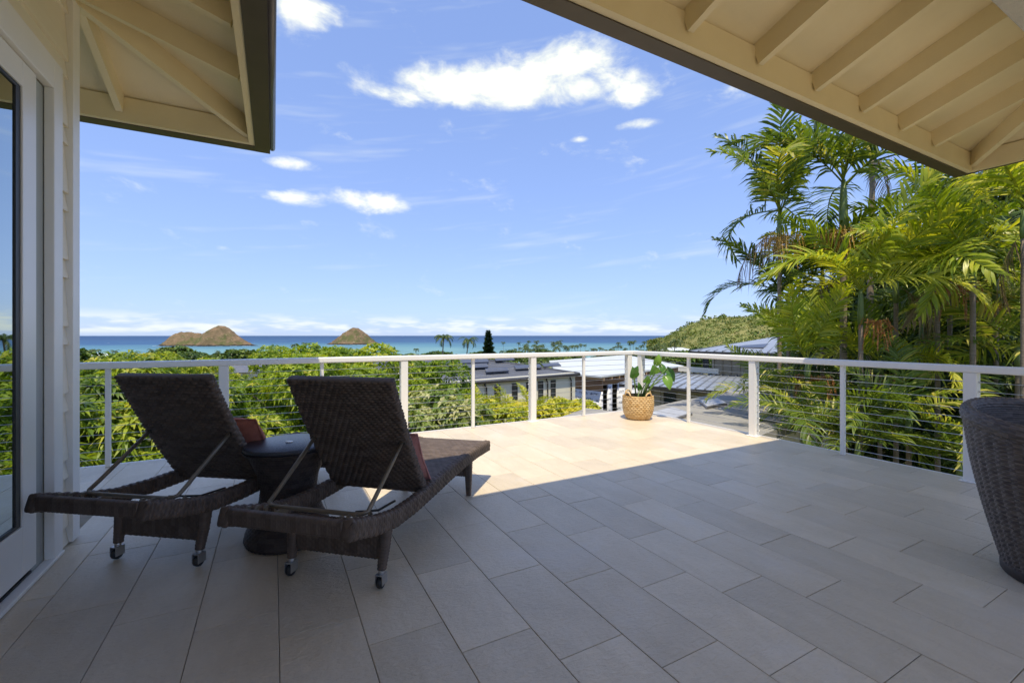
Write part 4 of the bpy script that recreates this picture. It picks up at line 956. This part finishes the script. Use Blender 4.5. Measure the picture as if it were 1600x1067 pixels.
# pillows
def pillow(loc, rz, lean, w_, h_, th, mat, label):
    o = empty('pillow', loc, rz, label, 'pillow')
    n = 22; V = []; Fq = []
    for sgn in (1, -1):
        for i in range(n + 1):
            for j in range(n + 1):
                a = -1 + 2 * i / n; c = -1 + 2 * j / n; f = (max(0, 1 - abs(a) ** 2.4) * max(0, 1 - abs(c) ** 2.4)) ** .5
                pin = 1 - .07 * (1 - abs(a * c)) * (abs(a) ** 4 + abs(c) ** 4) * .8
                V.append((sgn * (th * f + .004) + .006 * math.sin(7 * a + 5 * c), a * w_ / 2 * pin, (c * h_ / 2) * pin + h_ / 2))
    st = (n + 1) ** 2
    for q in (0, 1):
        for i in range(n):
            for j in range(n):
                k = q * st + i * (n + 1) + j; f = (k, k + n + 1, k + n + 2, k + 1); Fq.append(f if q == 0 else f[::-1])
    cov = link('cover', mesh_np('pillow', V, Fq, True), o, mat); cov.rotation_euler = (0, lean, 0)
    ed = [(-1 + 2 * k / n, -1) for k in range(n)] + [(1, -1 + 2 * k / n) for k in range(n)] + [(1 - 2 * k / n, 1) for k in range(n)] + [(-1, 1 - 2 * k / n) for k in range(n + 1)]
    pp = []
    for a, c in ed:
        pin = 1 - .07 * (1 - abs(a * c)) * (abs(a) ** 4 + abs(c) ** 4) * .8; pp.append((0, a * w_ / 2 * pin, c * h_ / 2 * pin + h_ / 2))
    pi_ = MB().tube(pp, .006, 6, False).build('piping', mat, o); pi_.rotation_euler = (0, lean, 0)
    return o
def on_lounger(O, u, uu, vv, z): v = (u[1], -u[0]); return (O[0] + u[0] * uu + v[0] * vv, O[1] + u[1] * uu + v[1] * vv, z)
LEAN = -math.atan2(.388, .655)
pillow(on_lounger((.29, 2.38), (.66, .75), .500, .045, .355), math.atan2(.75, .66), LEAN, .46, .36, .05, MT['pink'], 'faded red pillow leaning inside the nearer lounger')
pillow(on_lounger((-.53, 3.03), (.60, .80), .515, .085, .35), math.atan2(.80, .60), LEAN, .46, .42, .07, MT['coral'], 'coral red pillow leaning inside the farther lounger')

# side table
c = Vector((-.0, 0, 0)); dT = 2.68; cxT = (452 - 800) * dT / 694
tx, ty = cxT * CS + dT * SN, -cxT * SN + dT * CS
tb = empty('side_table', (tx, ty, 0), .3, 'dark woven hourglass side table between the two loungers', 'side table')
woven_lathe('woven_body', [(.10, .004), (.226, .006), (.236, .03), (.228, .07), (.19, .15), (.158, .24), (.150, .31), (.160, .38), (.19, .46), (.216, .52), (.222, .545)], .032, .018, .5, .0045, MT['wickdark'], tb)
MB().lathe([(.05, .545), (.238, .545), (.244, .552), (.244, .566), (.238, .574), (.0005, .574)], 48, False).build('glass_top', MT['smoked'], tb)
woven_lathe('rim', [(.226, .528), (.240, .532), (.246, .544), (.240, .5445)], .03, .012, .5, .003, MT['wickdark'], tb)
MB().lathe([(.0005, .5742), (.020, .5742), (.020, .578), (.0005, .579)], 20, False).build('hole_plug', MT['rail'], tb)

# dark planter at the right
dP = 2.169; cxP = 2.747; px0, py0 = cxP * CS + dP * SN, -cxP * SN + dP * CS
pl = empty('wicker_planter', (px0, py0, 0), 0, 'tall charcoal wicker tub cut by the right picture edge', 'planter')
woven_lathe('woven_body', [(0.235, .05), (0.254, .14), (0.282, .28), (0.309, .42), (0.336, .56), (0.357, .68), (0.372, .76)], .030, .0115, .5, .0042, MT['wickplanter'], pl, 4, 4, True)
woven_lathe('rim', [(0.370, .755), (0.383, .775), (0.390, .80), (0.386, .825), (0.372, .842), (0.354, .842), (0.341, .825), (0.337, .80)], .045, .014, .5, .006, MT['wickplanter'], pl, 5, 4)
woven_lathe('inner_wall', [(0.339, .81), (0.326, .72), (0.303, .58), (0.282, .44), (0.260, .35), (0.002, .34)], .03, .0115, .5, .004, MT['wickplanter'], pl, 3, 3)
MB().lathe([(.20, .0), (.238, .0), (.246, .012), (.246, .05), (.238, .06), (.20, .06)], 48).build('base_ring', MT['wickdark'], pl)

for o in pl.children:                     # the tub's rim is higher at the far side and dips towards the near side
    me = o.data; co = np.empty(len(me.vertices) * 3, np.float32); me.vertices.foreach_get('co', co); co = co.reshape(-1, 3)
    q = (np.clip(co[:, 2], 0, 1) / .84) ** 2; far_s = co[:, 0] * SN + co[:, 1] * CS
    bulge = 1 + .05 * np.sin(np.pi * np.clip(co[:, 2] / .84, 0, 1)); co[:, 0] *= bulge; co[:, 1] *= bulge
    co[:, 2] += q * (-.040 + .16 * far_s); me.vertices.foreach_set('co', co.ravel()); me.update()

# ------------------------------------------------------------------ basket and plant in the far deck corner
bx, by = 4.70, 4.86
bk = empty('woven_basket', (bx, by, 0), .4, 'golden woven seagrass basket with two loop handles in the far deck corner', 'basket')
woven_lathe('woven_body', [(.02, .004), (.13, .004), (.165, .02), (.195, .08), (.212, .16), (.216, .24), (.212, .31), (.205, .345)], .055, .027, .5, .013, MT['seagrass'], bk, 6, 5)
woven_lathe('inner_wall', [(.203, .345), (.20, .28), (.19, .24), (.01, .235)], .042, .021, .5, .004, M('potting_soil', (.06, .045, .03), (.04, .03, .02), 30, .95), bk, 3, 2)
for a in (1.2, 1.2 + math.pi, 1.2 + math.pi / 2, 1.2 - math.pi / 2):
    pts = []
    for k in range(9):
        t = math.pi * k / 8; aa = a + .26 * math.cos(t); pts.append((.21 * math.cos(aa), .21 * math.sin(aa), .335 + .062 * math.sin(t)))
    MB().tube(pts, .011, 7).build('handle', MT['seagrass'], bk)
plant = empty('potted_plant', (bx, by, .236), 0, 'broad-leaved green plant growing in the woven basket', 'plant')
rv = Vector((CS, -SN, 0)); fv_ = Vector((SN, CS, 0))
def big_leaf(px, py, dep, lpx, wpx, roll, tilt, tone, sx_):
    """heart-shaped leaf: position from the basket centre (photo pixels at 6.6 m), own tilt"""
    k = 6.6 / 694; cx = (px - 993) * k; z = CAM_H - (py - 524) * k - .236
    P = rv * cx + fv_ * dep + Vector((0, 0, z)); L = lpx * k; Wd = wpx * k
    n = 9; V = []; Fq = []
    ax = (rv * math.sin(roll) + Vector((0, 0, math.cos(roll)))); ax = (ax + fv_ * tilt).normalized(); sd = ax.cross(-fv_).normalized(); nn = sd.cross(ax)
    for i in range(n + 1):
        t = i / n; wv = math.sin(math.pi * min(1, t * .93 + .07) ** .72) ** .8 * .5 * Wd if 0 < t < 1 else (.16 * Wd if t == 0 else .002)
        c = P + ax * (L * (t - .5)) - nn * (.28 * L * (t - .5) ** 2 * 2)
        for q in (-1, -.5, 0, .5, 1): V.append(c + sd * q * wv + nn * (abs(q) ** 1.5) * wv * .35 - (ax * L * .09 * abs(q) if i == 0 else Vector()))
    for i in range(n):
        for j in range(4): Fq.append((i * 5 + j, i * 5 + j + 1, (i + 1) * 5 + j + 1, (i + 1) * 5 + j))
    link('leaf', mesh_np('leaf', [tuple(v) for v in V], Fq, True, None, [tone] * len(V)), plant, MT['potleaf'])
    b0 = P - ax * (L * .5); base = rv * (sx_ * .05) + Vector((0, 0, 0)); m1 = base.lerp(b0, .55) + Vector((0, 0, .05))
    MB().tube([base, m1, b0, b0 + ax * L * .25 - nn * .004], [.011, .009, .006, .003], 6).build('stem', MT['stem'], plant)
for a in [(1025, 562, .05, 18, 12.5, .25, -.15, .85, .5), (1017, 577, -.02, 17, 17, -.3, -.5, .6, .3), (985, 581, -.05, 19, 15, -.25, -.4, .25, -.6), (1003.5, 591, -.10, 14, 12, .1, -.6, .55, .1),
          (1033, 577, .05, 17, 10, 2.9, -.3, .25, .7), (1044, 585, .0, 24, 12, 2.7, -.2, .15, .8), (1037, 596, -.06, 22, 15, 2.9, -.35, .7, .6), (991, 578, .06, 15, 11, .5, -.3, .3, -.4), (998, 604, .1, 14, 8, -.2, -.3, .35, -.2)]:
    big_leaf(*a)

# ------------------------------------------------------------------ the lower roof beyond the deck corner
MT['rollroof'] = M('grey_roll_roofing', (.30, .29, .265), (.25, .24, .22), 3, .9, .6, 60)
def gz(px, py, z): d = 694 * (CAM_H - z) / (py - 524); v = at(px, 524, d); return (v.x, v.y)
low = empty('lower_roof', (*gz(1100, 640, -.45), -.45), 0, 'flat grey roof just below the deck corner', 'roof')
def wpart(mb, name, mat, par):
    o = mb.build(name, mat, par); o.matrix_parent_inverse = Matrix.Translation(-Vector(par.location)); return o
poly = [gz(832, 668, -.45), gz(880, 650, -.45), gz(916, 637.5, -.45), gz(957, 642, -.45), gz(1000, 640, -.45), gz(1053, 628, -.45), gz(1165, 607, -.45), (13.2, 6.0), (5.6, 4.2), (5.5, 5.75), (4.2, 5.75)]
wpart(MB().prism(poly, -.62, -.45), 'roofing', MT['rollroof'], low)
wpart(MB().prism([(p[0] * 1.006, p[1] * 1.006) for p in poly[:7]] + [(p[0], p[1]) for p in poly[6::-1]], -.66, -.47), 'drip_edge', MT['gutter'], low)
wpart(MB().prism([(p[0] * .97 + .2, p[1] * .97 + .1) for p in poly], -4.6, -.62), 'wall', MT['creamsiding'], low)
MT['skyl'] = M('skylight_dome', (.40, .41, .43), (.33, .34, .36), 5, .5)
for i, (q, lb) in enumerate(([(1012, 641), (1047, 635), (1079, 643), (1052, 651)], 'dark framed flat skylight beside the basket'), ) if False else enumerate([([(1010, 646), (1050, 636), (1082, 645), (1050, 656)], 'dark-framed flat skylight on the grey roof beside the basket'), ([(1092, 626), (1122, 622), (1136, 630), (1104, 636)], 'pale flat skylight on the grey roof nearer the palms')]):
    pts = [gz(x, y, -.40) for x, y in q]; o = empty('skylight', (*pts[0], -.45), 0, lb, 'skylight')
    cx_ = sum(p[0] for p in pts) / 4; cy_ = sum(p[1] for p in pts) / 4
    wpart(MB().prism(pts, -.455, -.40), 'curb', MT['gutter'], o)
    wpart(MB().prism([(cx_ + (p[0] - cx_) * .93, cy_ + (p[1] - cy_) * .93) for p in pts], -.401, -.385), 'pane', MT['skyl'], o)
vp = gz(1022, 647, -.38); o = empty('roof_vent', (*vp, -.45), 0, 'small white roof vent beside the basket on the grey roof', 'vent')
wpart(MB().hexa([(vp[0] - .16, vp[1] - .1, -.452), (vp[0] + .16, vp[1] - .1, -.452), (vp[0] + .16, vp[1] + .1, -.452), (vp[0] - .16, vp[1] + .1, -.452), (vp[0] - .14, vp[1] - .02, -.33), (vp[0] + .04, vp[1] - .02, -.36), (vp[0] + .04, vp[1] + .02, -.36), (vp[0] - .14, vp[1] + .02, -.33)]), 'hood', MT['rail'], o)

# ------------------------------------------------------------------ neighbours' houses
MT['tileroof'] = M('slate_grey_roof_tile', (.115, .125, .15), (.09, .098, .12), 2, .6, rnd=.12)
MT['housewall'] = M('pale_stucco_wall', (.80, .77, .62), (.76, .73, .58), 2, .8, .2, 30)
MT['wframe'] = M('dark_bronze_frame', (.03, .028, .026), (.04, .037, .034), 10, .4)
MT['wpane'] = M('dark_window_pane', (.035, .045, .05), (.06, .075, .075), 1.2, .06)
MT['solar'] = M('solar_panel', (.045, .05, .07), (.06, .065, .085), 3, .35)
MT['membrane'] = M('white_roof_membrane', (.56, .60, .61), (.48, .52, .53), 1.0, .6)
MT['plywood'] = M('plywood', (.36, .22, .14), (.28, .165, .10), 3, .8, stretch=(1, 1, 4))
MT['lumber'] = M('lumber', (.55, .36, .20), (.46, .29, .15), 5, .8)
MT['metalroof'] = M('standing_seam_metal', (.33, .36, .40), (.27, .30, .34), 1.5, .35, metal=.2)
MT['seam'] = M('roof_seam', (.20, .22, .25), (.17, .19, .22), 2, .5, metal=.2)
MT['tanwall'] = M('tan_board_wall', (.50, .43, .33), (.46, .395, .30), 2, .75)
class Frame:
    """local frame: origin p, a along the front (to the right), b to the back"""
    def __init__(s, p, q): s.o = Vector((p[0], p[1], 0)); d = Vector((q[0] - p[0], q[1] - p[1], 0)); s.L = d.length; s.a = d.normalized(); s.b = Vector((-s.a.y, s.a.x, 0))
    def __call__(s, u, v, z): w_ = s.o + s.a * u + s.b * v; return Vector((w_.x, w_.y, z))
    def bx(s, mb, u0, u1, v0, v1, z0, z1):
        return mb.hexa([s(u0, v0, z0), s(u1, v0, z0), s(u1, v1, z0), s(u0, v1, z0), s(u0, v0, z1), s(u1, v0, z1), s(u1, v1, z1), s(u0, v1, z1)])
def window(fr, par, u0, u1, z0, z1, v=0, bars=0):
    f = wpart(fr.bx(MB(), u0, u0 + .06, v - .05, v + .02, z0, z1), 'window', MT['wframe'], par); f.data.materials.clear(); f.data.materials.append(MT['wframe'])
    mb = MB(); fr.bx(mb, u1 - .06, u1, v - .05, v + .02, z0, z1); fr.bx(mb, u0 + .06, u1 - .06, v - .05, v + .02, z0, z0 + .06); fr.bx(mb, u0 + .06, u1 - .06, v - .05, v + .02, z1 - .06, z1)
    for k in range(bars): zz = z0 + (z1 - z0) * (k + 1) / (bars + 1); fr.bx(mb, u0 + .06, u1 - .06, v - .045, v + .02, zz - .02, zz + .02)
    q = mb.build('frame', MT['wframe'], f); q2 = fr.bx(MB(), u0 + .06, u1 - .06, v - .02, v + .01, z0 + .06, z1 - .06).build('pane', MT['wpane'], f)
# A: grey tile roof, pale walls, tall narrow windows
pL = at(742, 597, 24.0); pR = at(906, 584, 29.2); ZA = -1.31
fa = Frame(pL, pR); fa.o -= fa.a * 6; LA = fa.L + 6
ha = empty('neighbour_house', (*fa(LA / 2, 2, 0).xy, -6), 0, 'pale house with slate-grey tiled hip roof, solar panels and tall narrow windows', 'house')
wa = wpart(fa.bx(MB(), .7, LA - .25, .18, 9.0, -7, ZA + .1), 'wall', MT['housewall'], ha)
rise, run = 1.0, 5.2
E0, E1, E2, E3 = fa(0, 0, ZA), fa(LA, 0, ZA), fa(LA, 10.4, ZA), fa(0, 10.4, ZA); R0, R1 = fa(3, 5.2, ZA + rise), fa(LA - 5.2, 5.2, ZA + rise)
ra = wpart(MB().add([E0, E1, E2, E3, R0, R1, E0 - Vector((0, 0, .12)), E1 - Vector((0, 0, .12)), E2 - Vector((0, 0, .12)), E3 - Vector((0, 0, .12))], [(0, 1, 5, 4), (1, 2, 5), (2, 3, 4, 5), (3, 0, 4), (6, 7, 1, 0), (7, 8, 2, 1), (8, 9, 3, 2), (9, 6, 0, 3), (9, 8, 7, 6)]), 'roof', MT['tileroof'], ha)
# tile courses on the slopes that face us
nrow = 16
for i in range(nrow):
    t0, t1 = i / nrow, (i + 1.12) / nrow
    for (A_, B_, C_, D_) in ((E0, E1, R1, R0), (E1, E2, R1, R1)):
        a0, a1, c0, c1 = A_.lerp(D_, t0), B_.lerp(C_, t0), A_.lerp(D_, min(1, t1)), B_.lerp(C_, min(1, t1)); up = Vector((0, 0, 1))
        mb = MB().add([a0 + up * .035, a1 + up * .035, c1 + up * .012, c0 + up * .012, a0 + up * .002, a1 + up * .002], [(0, 1, 2, 3), (4, 5, 1, 0)])
        q = mb.build('tile_course', MT['tileroof'], ra); 
mb = MB(); mb.bar(E0 + Vector((0, 0, -.05)), E1 + Vector((0, 0, -.05)), .12, .14); mb.bar(E1 + Vector((0, 0, -.05)), E2 + Vector((0, 0, -.05)), .12, .14); mb.build('gutter', MT['wframe'], ra)
mb = MB()
for A_, B_ in ((E1, R1), (R0, R1), (E0, R0)): mb.bar(A_ + Vector((0, 0, .06)), B_ + Vector((0, 0, .06)), .22, .07)
mb.build('ridge_cap', MT['tileroof'], ra)
def on_front(u, t): a_ = E0.lerp(R0, t); c_ = E1.lerp(R1, t); return a_ + (c_ - a_).normalized() * u
for (u0, u1, t0, t1) in ((3.2, 7.4, .62, .84), (8.0, 9.6, .66, .80), (4.0, 7.2, .40, .56), (6.9, 8.6, .20, .33), (9.2, 11.4, .26, .40), (11.6, 13.2, .28, .42)):
    up = Vector((0, 0, .16)); A_, B_, C_, D_ = on_front(u0, t0), on_front(u1, t0), on_front(u1, t1), on_front(u0, t1)
    MB().hexa([A_ + up, B_ + up, C_ + up, D_ + up, A_ + up * 1.35, B_ + up * 1.35, C_ + up * 1.35, D_ + up * 1.35]).build('solar_panel', MT['solar'], ra)
for k, px in enumerate((777, 804, 826, 844.5, 864)):
    v = raydir(px, 524); n_ = fa.b; t = (fa(0, .18, 0) - Vector((0, 0, 0))).dot(n_) / v.dot(n_); u = (v * t - fa.o).dot(fa.a)
    window(fa, wa, u - .20, u + .20, -3.15, ZA - .28, .18, 2)
for u in (6.75, 11.4, LA - .8):
    wpart(MB().tube([fa(u, .12, ZA - .08), fa(u, .1, ZA - .25), fa(u + .1, .1, ZA - .4), fa(u + .1, .1, -6.5)], .045, 7), 'downpipe', MT['wframe'], ha)
# B: under construction, white membrane roof
c1_ = at(939, 588, 31); zB = c1_.z; fb = Frame(at(872, 578, 33.0), c1_); fb2 = Frame(c1_, at(1068, 571.5, 41))
hb_ = empty('unfinished_house', (c1_.x, c1_.y, -7), 0, 'unfinished house with white membrane roof, plywood band and printed house wrap', 'house')
cA, cB, cC = at(868, 577.5, 34.5), c1_, at(1068, 572, 42); cD = at(978, 561, 56); cE = at(858, 571, 44)
rb_ = wpart(MB().prism([(p.x, p.y) for p in (cA, cB, cC, cD, cE)], [zB - .12, zB - .12, zB - .12, zB + .25, zB + .2], [zB, zB, zB, zB + .4, zB + .35]), 'roof', MT['membrane'], hb_)
for t in (.18, .34, .5, .66, .82):
    a_, c_ = Vector(cA).lerp(cE, t), Vector(cC).lerp(cD, t); MB().bar(Vector((a_.x, a_.y, zB + .36 * t + .01)), Vector((c_.x, c_.y, zB + .38 * t + .02)), .16, .035).build('membrane_seam', MT['skyl'], rb_)
inn = lambda p, k: Vector((p.x, p.y, 0)) + (Vector((cD.x, cD.y, 0)) - Vector((p.x, p.y, 0))).normalized() * k
w0, w1, w2 = inn(cA, .45), inn(cB, .6), inn(cC, .6)
def wrap_mat():
    m, g, p_ = new_mat('printed_house_wrap'); v = g.n('ShaderNodeTexCoord').outputs['UV']
    br = g.n('ShaderNodeTexBrick'); g.put(br.inputs['Vector'], v); br.offset = .5; br.inputs['Scale'].default_value = 1.0; br.inputs['Brick Width'].default_value = 1.05; br.inputs['Row Height'].default_value = .42; br.inputs['Mortar Size'].default_value = .13
    br.inputs['Color1'].default_value = (1, 1, 1, 1); br.inputs['Color2'].default_value = (1, 1, 1, 1); br.inputs['Mortar'].default_value = (0, 0, 0, 1)
    ink = g.m('MULTIPLY', br.outputs['Color'], g.mapr(g.noise(g.vm('MULTIPLY', v, (14, 7, 1)), 1.0, 1), .46, .50, 0, 1))
    wr = g.mix(g.mapr(g.noise(v, 1.1, 5), .35, .65, 0, 1), (.74, .75, .77, 1), (.60, .61, .64, 1))
    g.put(p_.inputs['Base Color'], g.mix(ink, wr, (.13, .14, .17, 1))); p_.inputs['Roughness'].default_value = .55; return m
MT['wrap'] = wrap_mat()
def wall_quad(a_, c_, z0, z1, name, mat, par, off=0.0):
    L_ = (c_ - a_).length; d_ = (c_ - a_).normalized(); n_ = Vector((d_.y, -d_.x, 0)) * off
    V = [(a_.x + n_.x, a_.y + n_.y, z0), (c_.x + n_.x, c_.y + n_.y, z0), (c_.x + n_.x, c_.y + n_.y, z1), (a_.x + n_.x, a_.y + n_.y, z1)]
    bk_ = [(x - d_.y * -.1 * 1 + 0, y, z) for x, y, z in V]; nb_ = Vector((-d_.y, d_.x, 0)) * .12
    V += [(x + nb_.x, y + nb_.y, z) for x, y, z in V]
    me = mesh_np(name, V, [(0, 1, 2, 3), (5, 4, 7, 6), (1, 5, 6, 2), (4, 0, 3, 7), (3, 2, 6, 7), (4, 5, 1, 0)], False, [(0, 0), (L_, 0), (L_, z1 - z0), (0, z1 - z0)] * 2)
    o = link(name, me, par, mat); o.matrix_parent_inverse = Matrix.Translation(-Vector(par.location)); return o
wall_quad(w0, w1, zB - 1.15, zB - .13, 'plywood_band', MT['plywood'], hb_)
wall_quad(w0, w1, -7, zB - 1.15, 'house_wrap', MT['wrap'], hb_, .01)
wall_quad(w1, w2, zB - .7, zB - .13, 'plywood_band', MT['plywood'], hb_)
wall_quad(w1 + (w2 - w1) * .16, w2, -7, zB - .7, 'house_wrap', MT['wrap'], hb_, .01)
wall_quad(w1 + (w2 - w1) * .06, w1 + (w2 - w1) * .10, -7, zB - .7, 'house_wrap', MT['wrap'], hb_, .012)
wall_quad(w0 + Vector((.4, .6, 0)), w2 + Vector((.4, .8, 0)), -7, zB - .14, 'inner_partition', MT['wframe'], hb_)
for k in range(9):
    t = .03 + k * .075; p_ = Vector((cB.x, cB.y, 0)).lerp(Vector((cC.x, cC.y, 0)), t); dn = (Vector((cC.x, cC.y, 0)) - Vector((cB.x, cB.y, 0))).normalized(); nn = Vector((-dn.y, dn.x, 0))
    wpart(MB().bar(Vector((p_.x, p_.y, zB - .24)), Vector((p_.x + nn.x * 1.6, p_.y + nn.y * 1.6, zB - .22)), .07, .2), 'rafter_tail', MT['lumber'], hb_)
# C: standing-seam metal roofs, tan board walls
hc = empty('metal_roofed_house', (*at(1110, 600, 24).xy, -6), 0, 'tan board house with pale standing-seam metal roofs in two levels and solar panels', 'house')
def seam_roof(name, P4, seams, par):
    """P4: eave left, eave right, top right, top left"""
    A_, B_, C_, D_ = P4; th = Vector((0, 0, .10))
    o = wpart(MB().hexa([A_ - th, B_ - th, C_ - th, D_ - th, A_, B_, C_, D_]), name, MT['metalroof'], par)
    for k in range(seams + 1):
        t = k / seams; p0 = A_.lerp(B_, t) + Vector((0, 0, .022)); p1 = D_.lerp(C_, t) + Vector((0, 0, .022))
        MB().bar(p0, p1, .05, .07).build('seam', MT['seam'], o)
    MB().bar(A_ - th * .7, B_ - th * .7, .10, .14).build('gutter', MT['wframe'], o)
    return o
lo = seam_roof('lower_roof', (at(968, 599.5, 21), at(1200, 616, 17.0), at(1200, 588, 23), at(1030, 583, 27)), 16, hc)
up_ = seam_roof('upper_roof', (at(1079, 548.5, 25), at(1265, 553, 20.5), at(1265, 517, 28), at(1165, 535, 32)), 13, hc)
PLN = (up_A, up_B, up_C, up_D) = (at(1079, 548.5, 25), at(1265, 553, 20.5), at(1265, 517, 28), at(1165, 535, 32))
bil = lambda a, t: up_A.lerp(up_B, a).lerp(up_D.lerp(up_C, a), t)
A_, B_, C_, D_ = bil(.34, .15), bil(.62, .15), bil(.62, .62), bil(.34, .62)
MB().hexa([x + Vector((0, 0, .06)) for x in (A_, B_, C_, D_)] + [x + Vector((0, 0, .12)) for x in (A_, B_, C_, D_)]).build('solar_panel', MT['solar'], up_)
fc = Frame(at(1108, 560, 25.5), at(1215, 560, 22.5))
zt = at(1108, 549, 25.5).z; zl = at(1140, 590, 24).z
uw = wpart(fc.bx(MB(), 0, fc.L + 1, .3, 4, zl - .5, zt - .05), 'upper_wall', MT['tanwall'], hc)
for k in range(10):
    u = .1 + k * .5; fc.bx(MB(), u, u + .05, .26, .3, zl - .4, zt - .06).build('batten', MT['tanwall'], uw)
fc.bx(MB(), -1.6, .9, -.6, -.45, at(1100, 583, 25).z, at(1100, 575, 25).z).build('parapet', MT['creamsiding'], uw)
window(fc, uw, -.55, -.2, zl + .2, zt - .2, .3, 0)
fd = Frame(at(1006, 612, 20.6), at(1200, 626, 17.3)); ze = at(1006, 608, 20.6).z
lw_ = wpart(fd.bx(MB(), 0, fd.L, .55, 3.5, -6, ze + .02), 'lower_wall', MT['tanwall'], hc)
for k in range(14): u = .1 + k * .42; fd.bx(MB(), u, u + .05, .51, .55, -5, ze).build('batten', MT['tanwall'], lw_)
window(fd, lw_, .75, 1.3, ze - 1.55, ze - .12, .5, 2)
# more houses of the neighbourhood
def small_house(px, py, d, wd, lbl, wallm, roofm, rise_=.9):
    p_ = at(px, py, d); o = empty('distant_house', (p_.x, p_.y, p_.z - 3), .35 + px * .01, lbl, 'house')
    q = MB().box((-wd / 2, -wd / 3, -2), (wd / 2, wd / 3, 2.7)).build('wall', wallm, o)
    a_, b_ = wd / 2 + .5, wd / 3 + .5; MB().add([(-a_, -b_, 2.7), (a_, -b_, 2.7), (a_, b_, 2.7), (-a_, b_, 2.7), (-a_ * .4, 0, 2.7 + rise_), (a_ * .4, 0, 2.7 + rise_)], [(0, 1, 5, 4), (1, 2, 5), (2, 3, 4, 5), (3, 0, 4), (3, 2, 1, 0)]).build('roof', roofm, o)
    for s_ in (-1, 1):
        for x in (-.28, .02, .28): MB().box((x * wd - .5, s_ * wd / 3 - .04, .7), (x * wd + .5, s_ * wd / 3 + .04, 2.0)).build('window', MT['wpane'], q)
    return o
small_house(160, 556, 75, 8, 'distant house with white roof at the far left above the rail', MT['housewall'], MT['membrane'], .8)
small_house(385, 574, 60, 8, 'distant grey-roofed house between the trees left of the nearer lounger', MT['housewall'], MT['tileroof'])
small_house(720, 561, 80, 9, 'distant house behind the slate-grey roof', MT['tanwall'], MT['membrane'], 1.0)
small_house(1058, 546, 150, 10, 'distant low house at the foot of the hill', MT['housewall'], MT['membrane'], 1.0)
# the white house up on the hill
i_, j_ = int(((1130 - 1012) / (4000 - 1012)) ** .625 * nx), int(ny * .52); ph = HV[i_, j_]
hh_ = at(1130, 508, math.hypot(ph[0], ph[1]) * .95); hz = empty('hillside_house', (hh_.x, hh_.y, hh_.z - 3), -.45, 'small white house standing alone on the hillside', 'house')
MB().box((-3.6, -3, -5), (3.6, 3, 3)).build('wall', MT['housewall'], hz); MB().box((-4.2, -3.6, 3), (4.2, 3.6, 3.5)).build('roof', MT['membrane'], hz); MB().box((-2.6, -3.1, .6), (2.6, -2.9, 2.2)).build('window', MT['wpane'], hz)
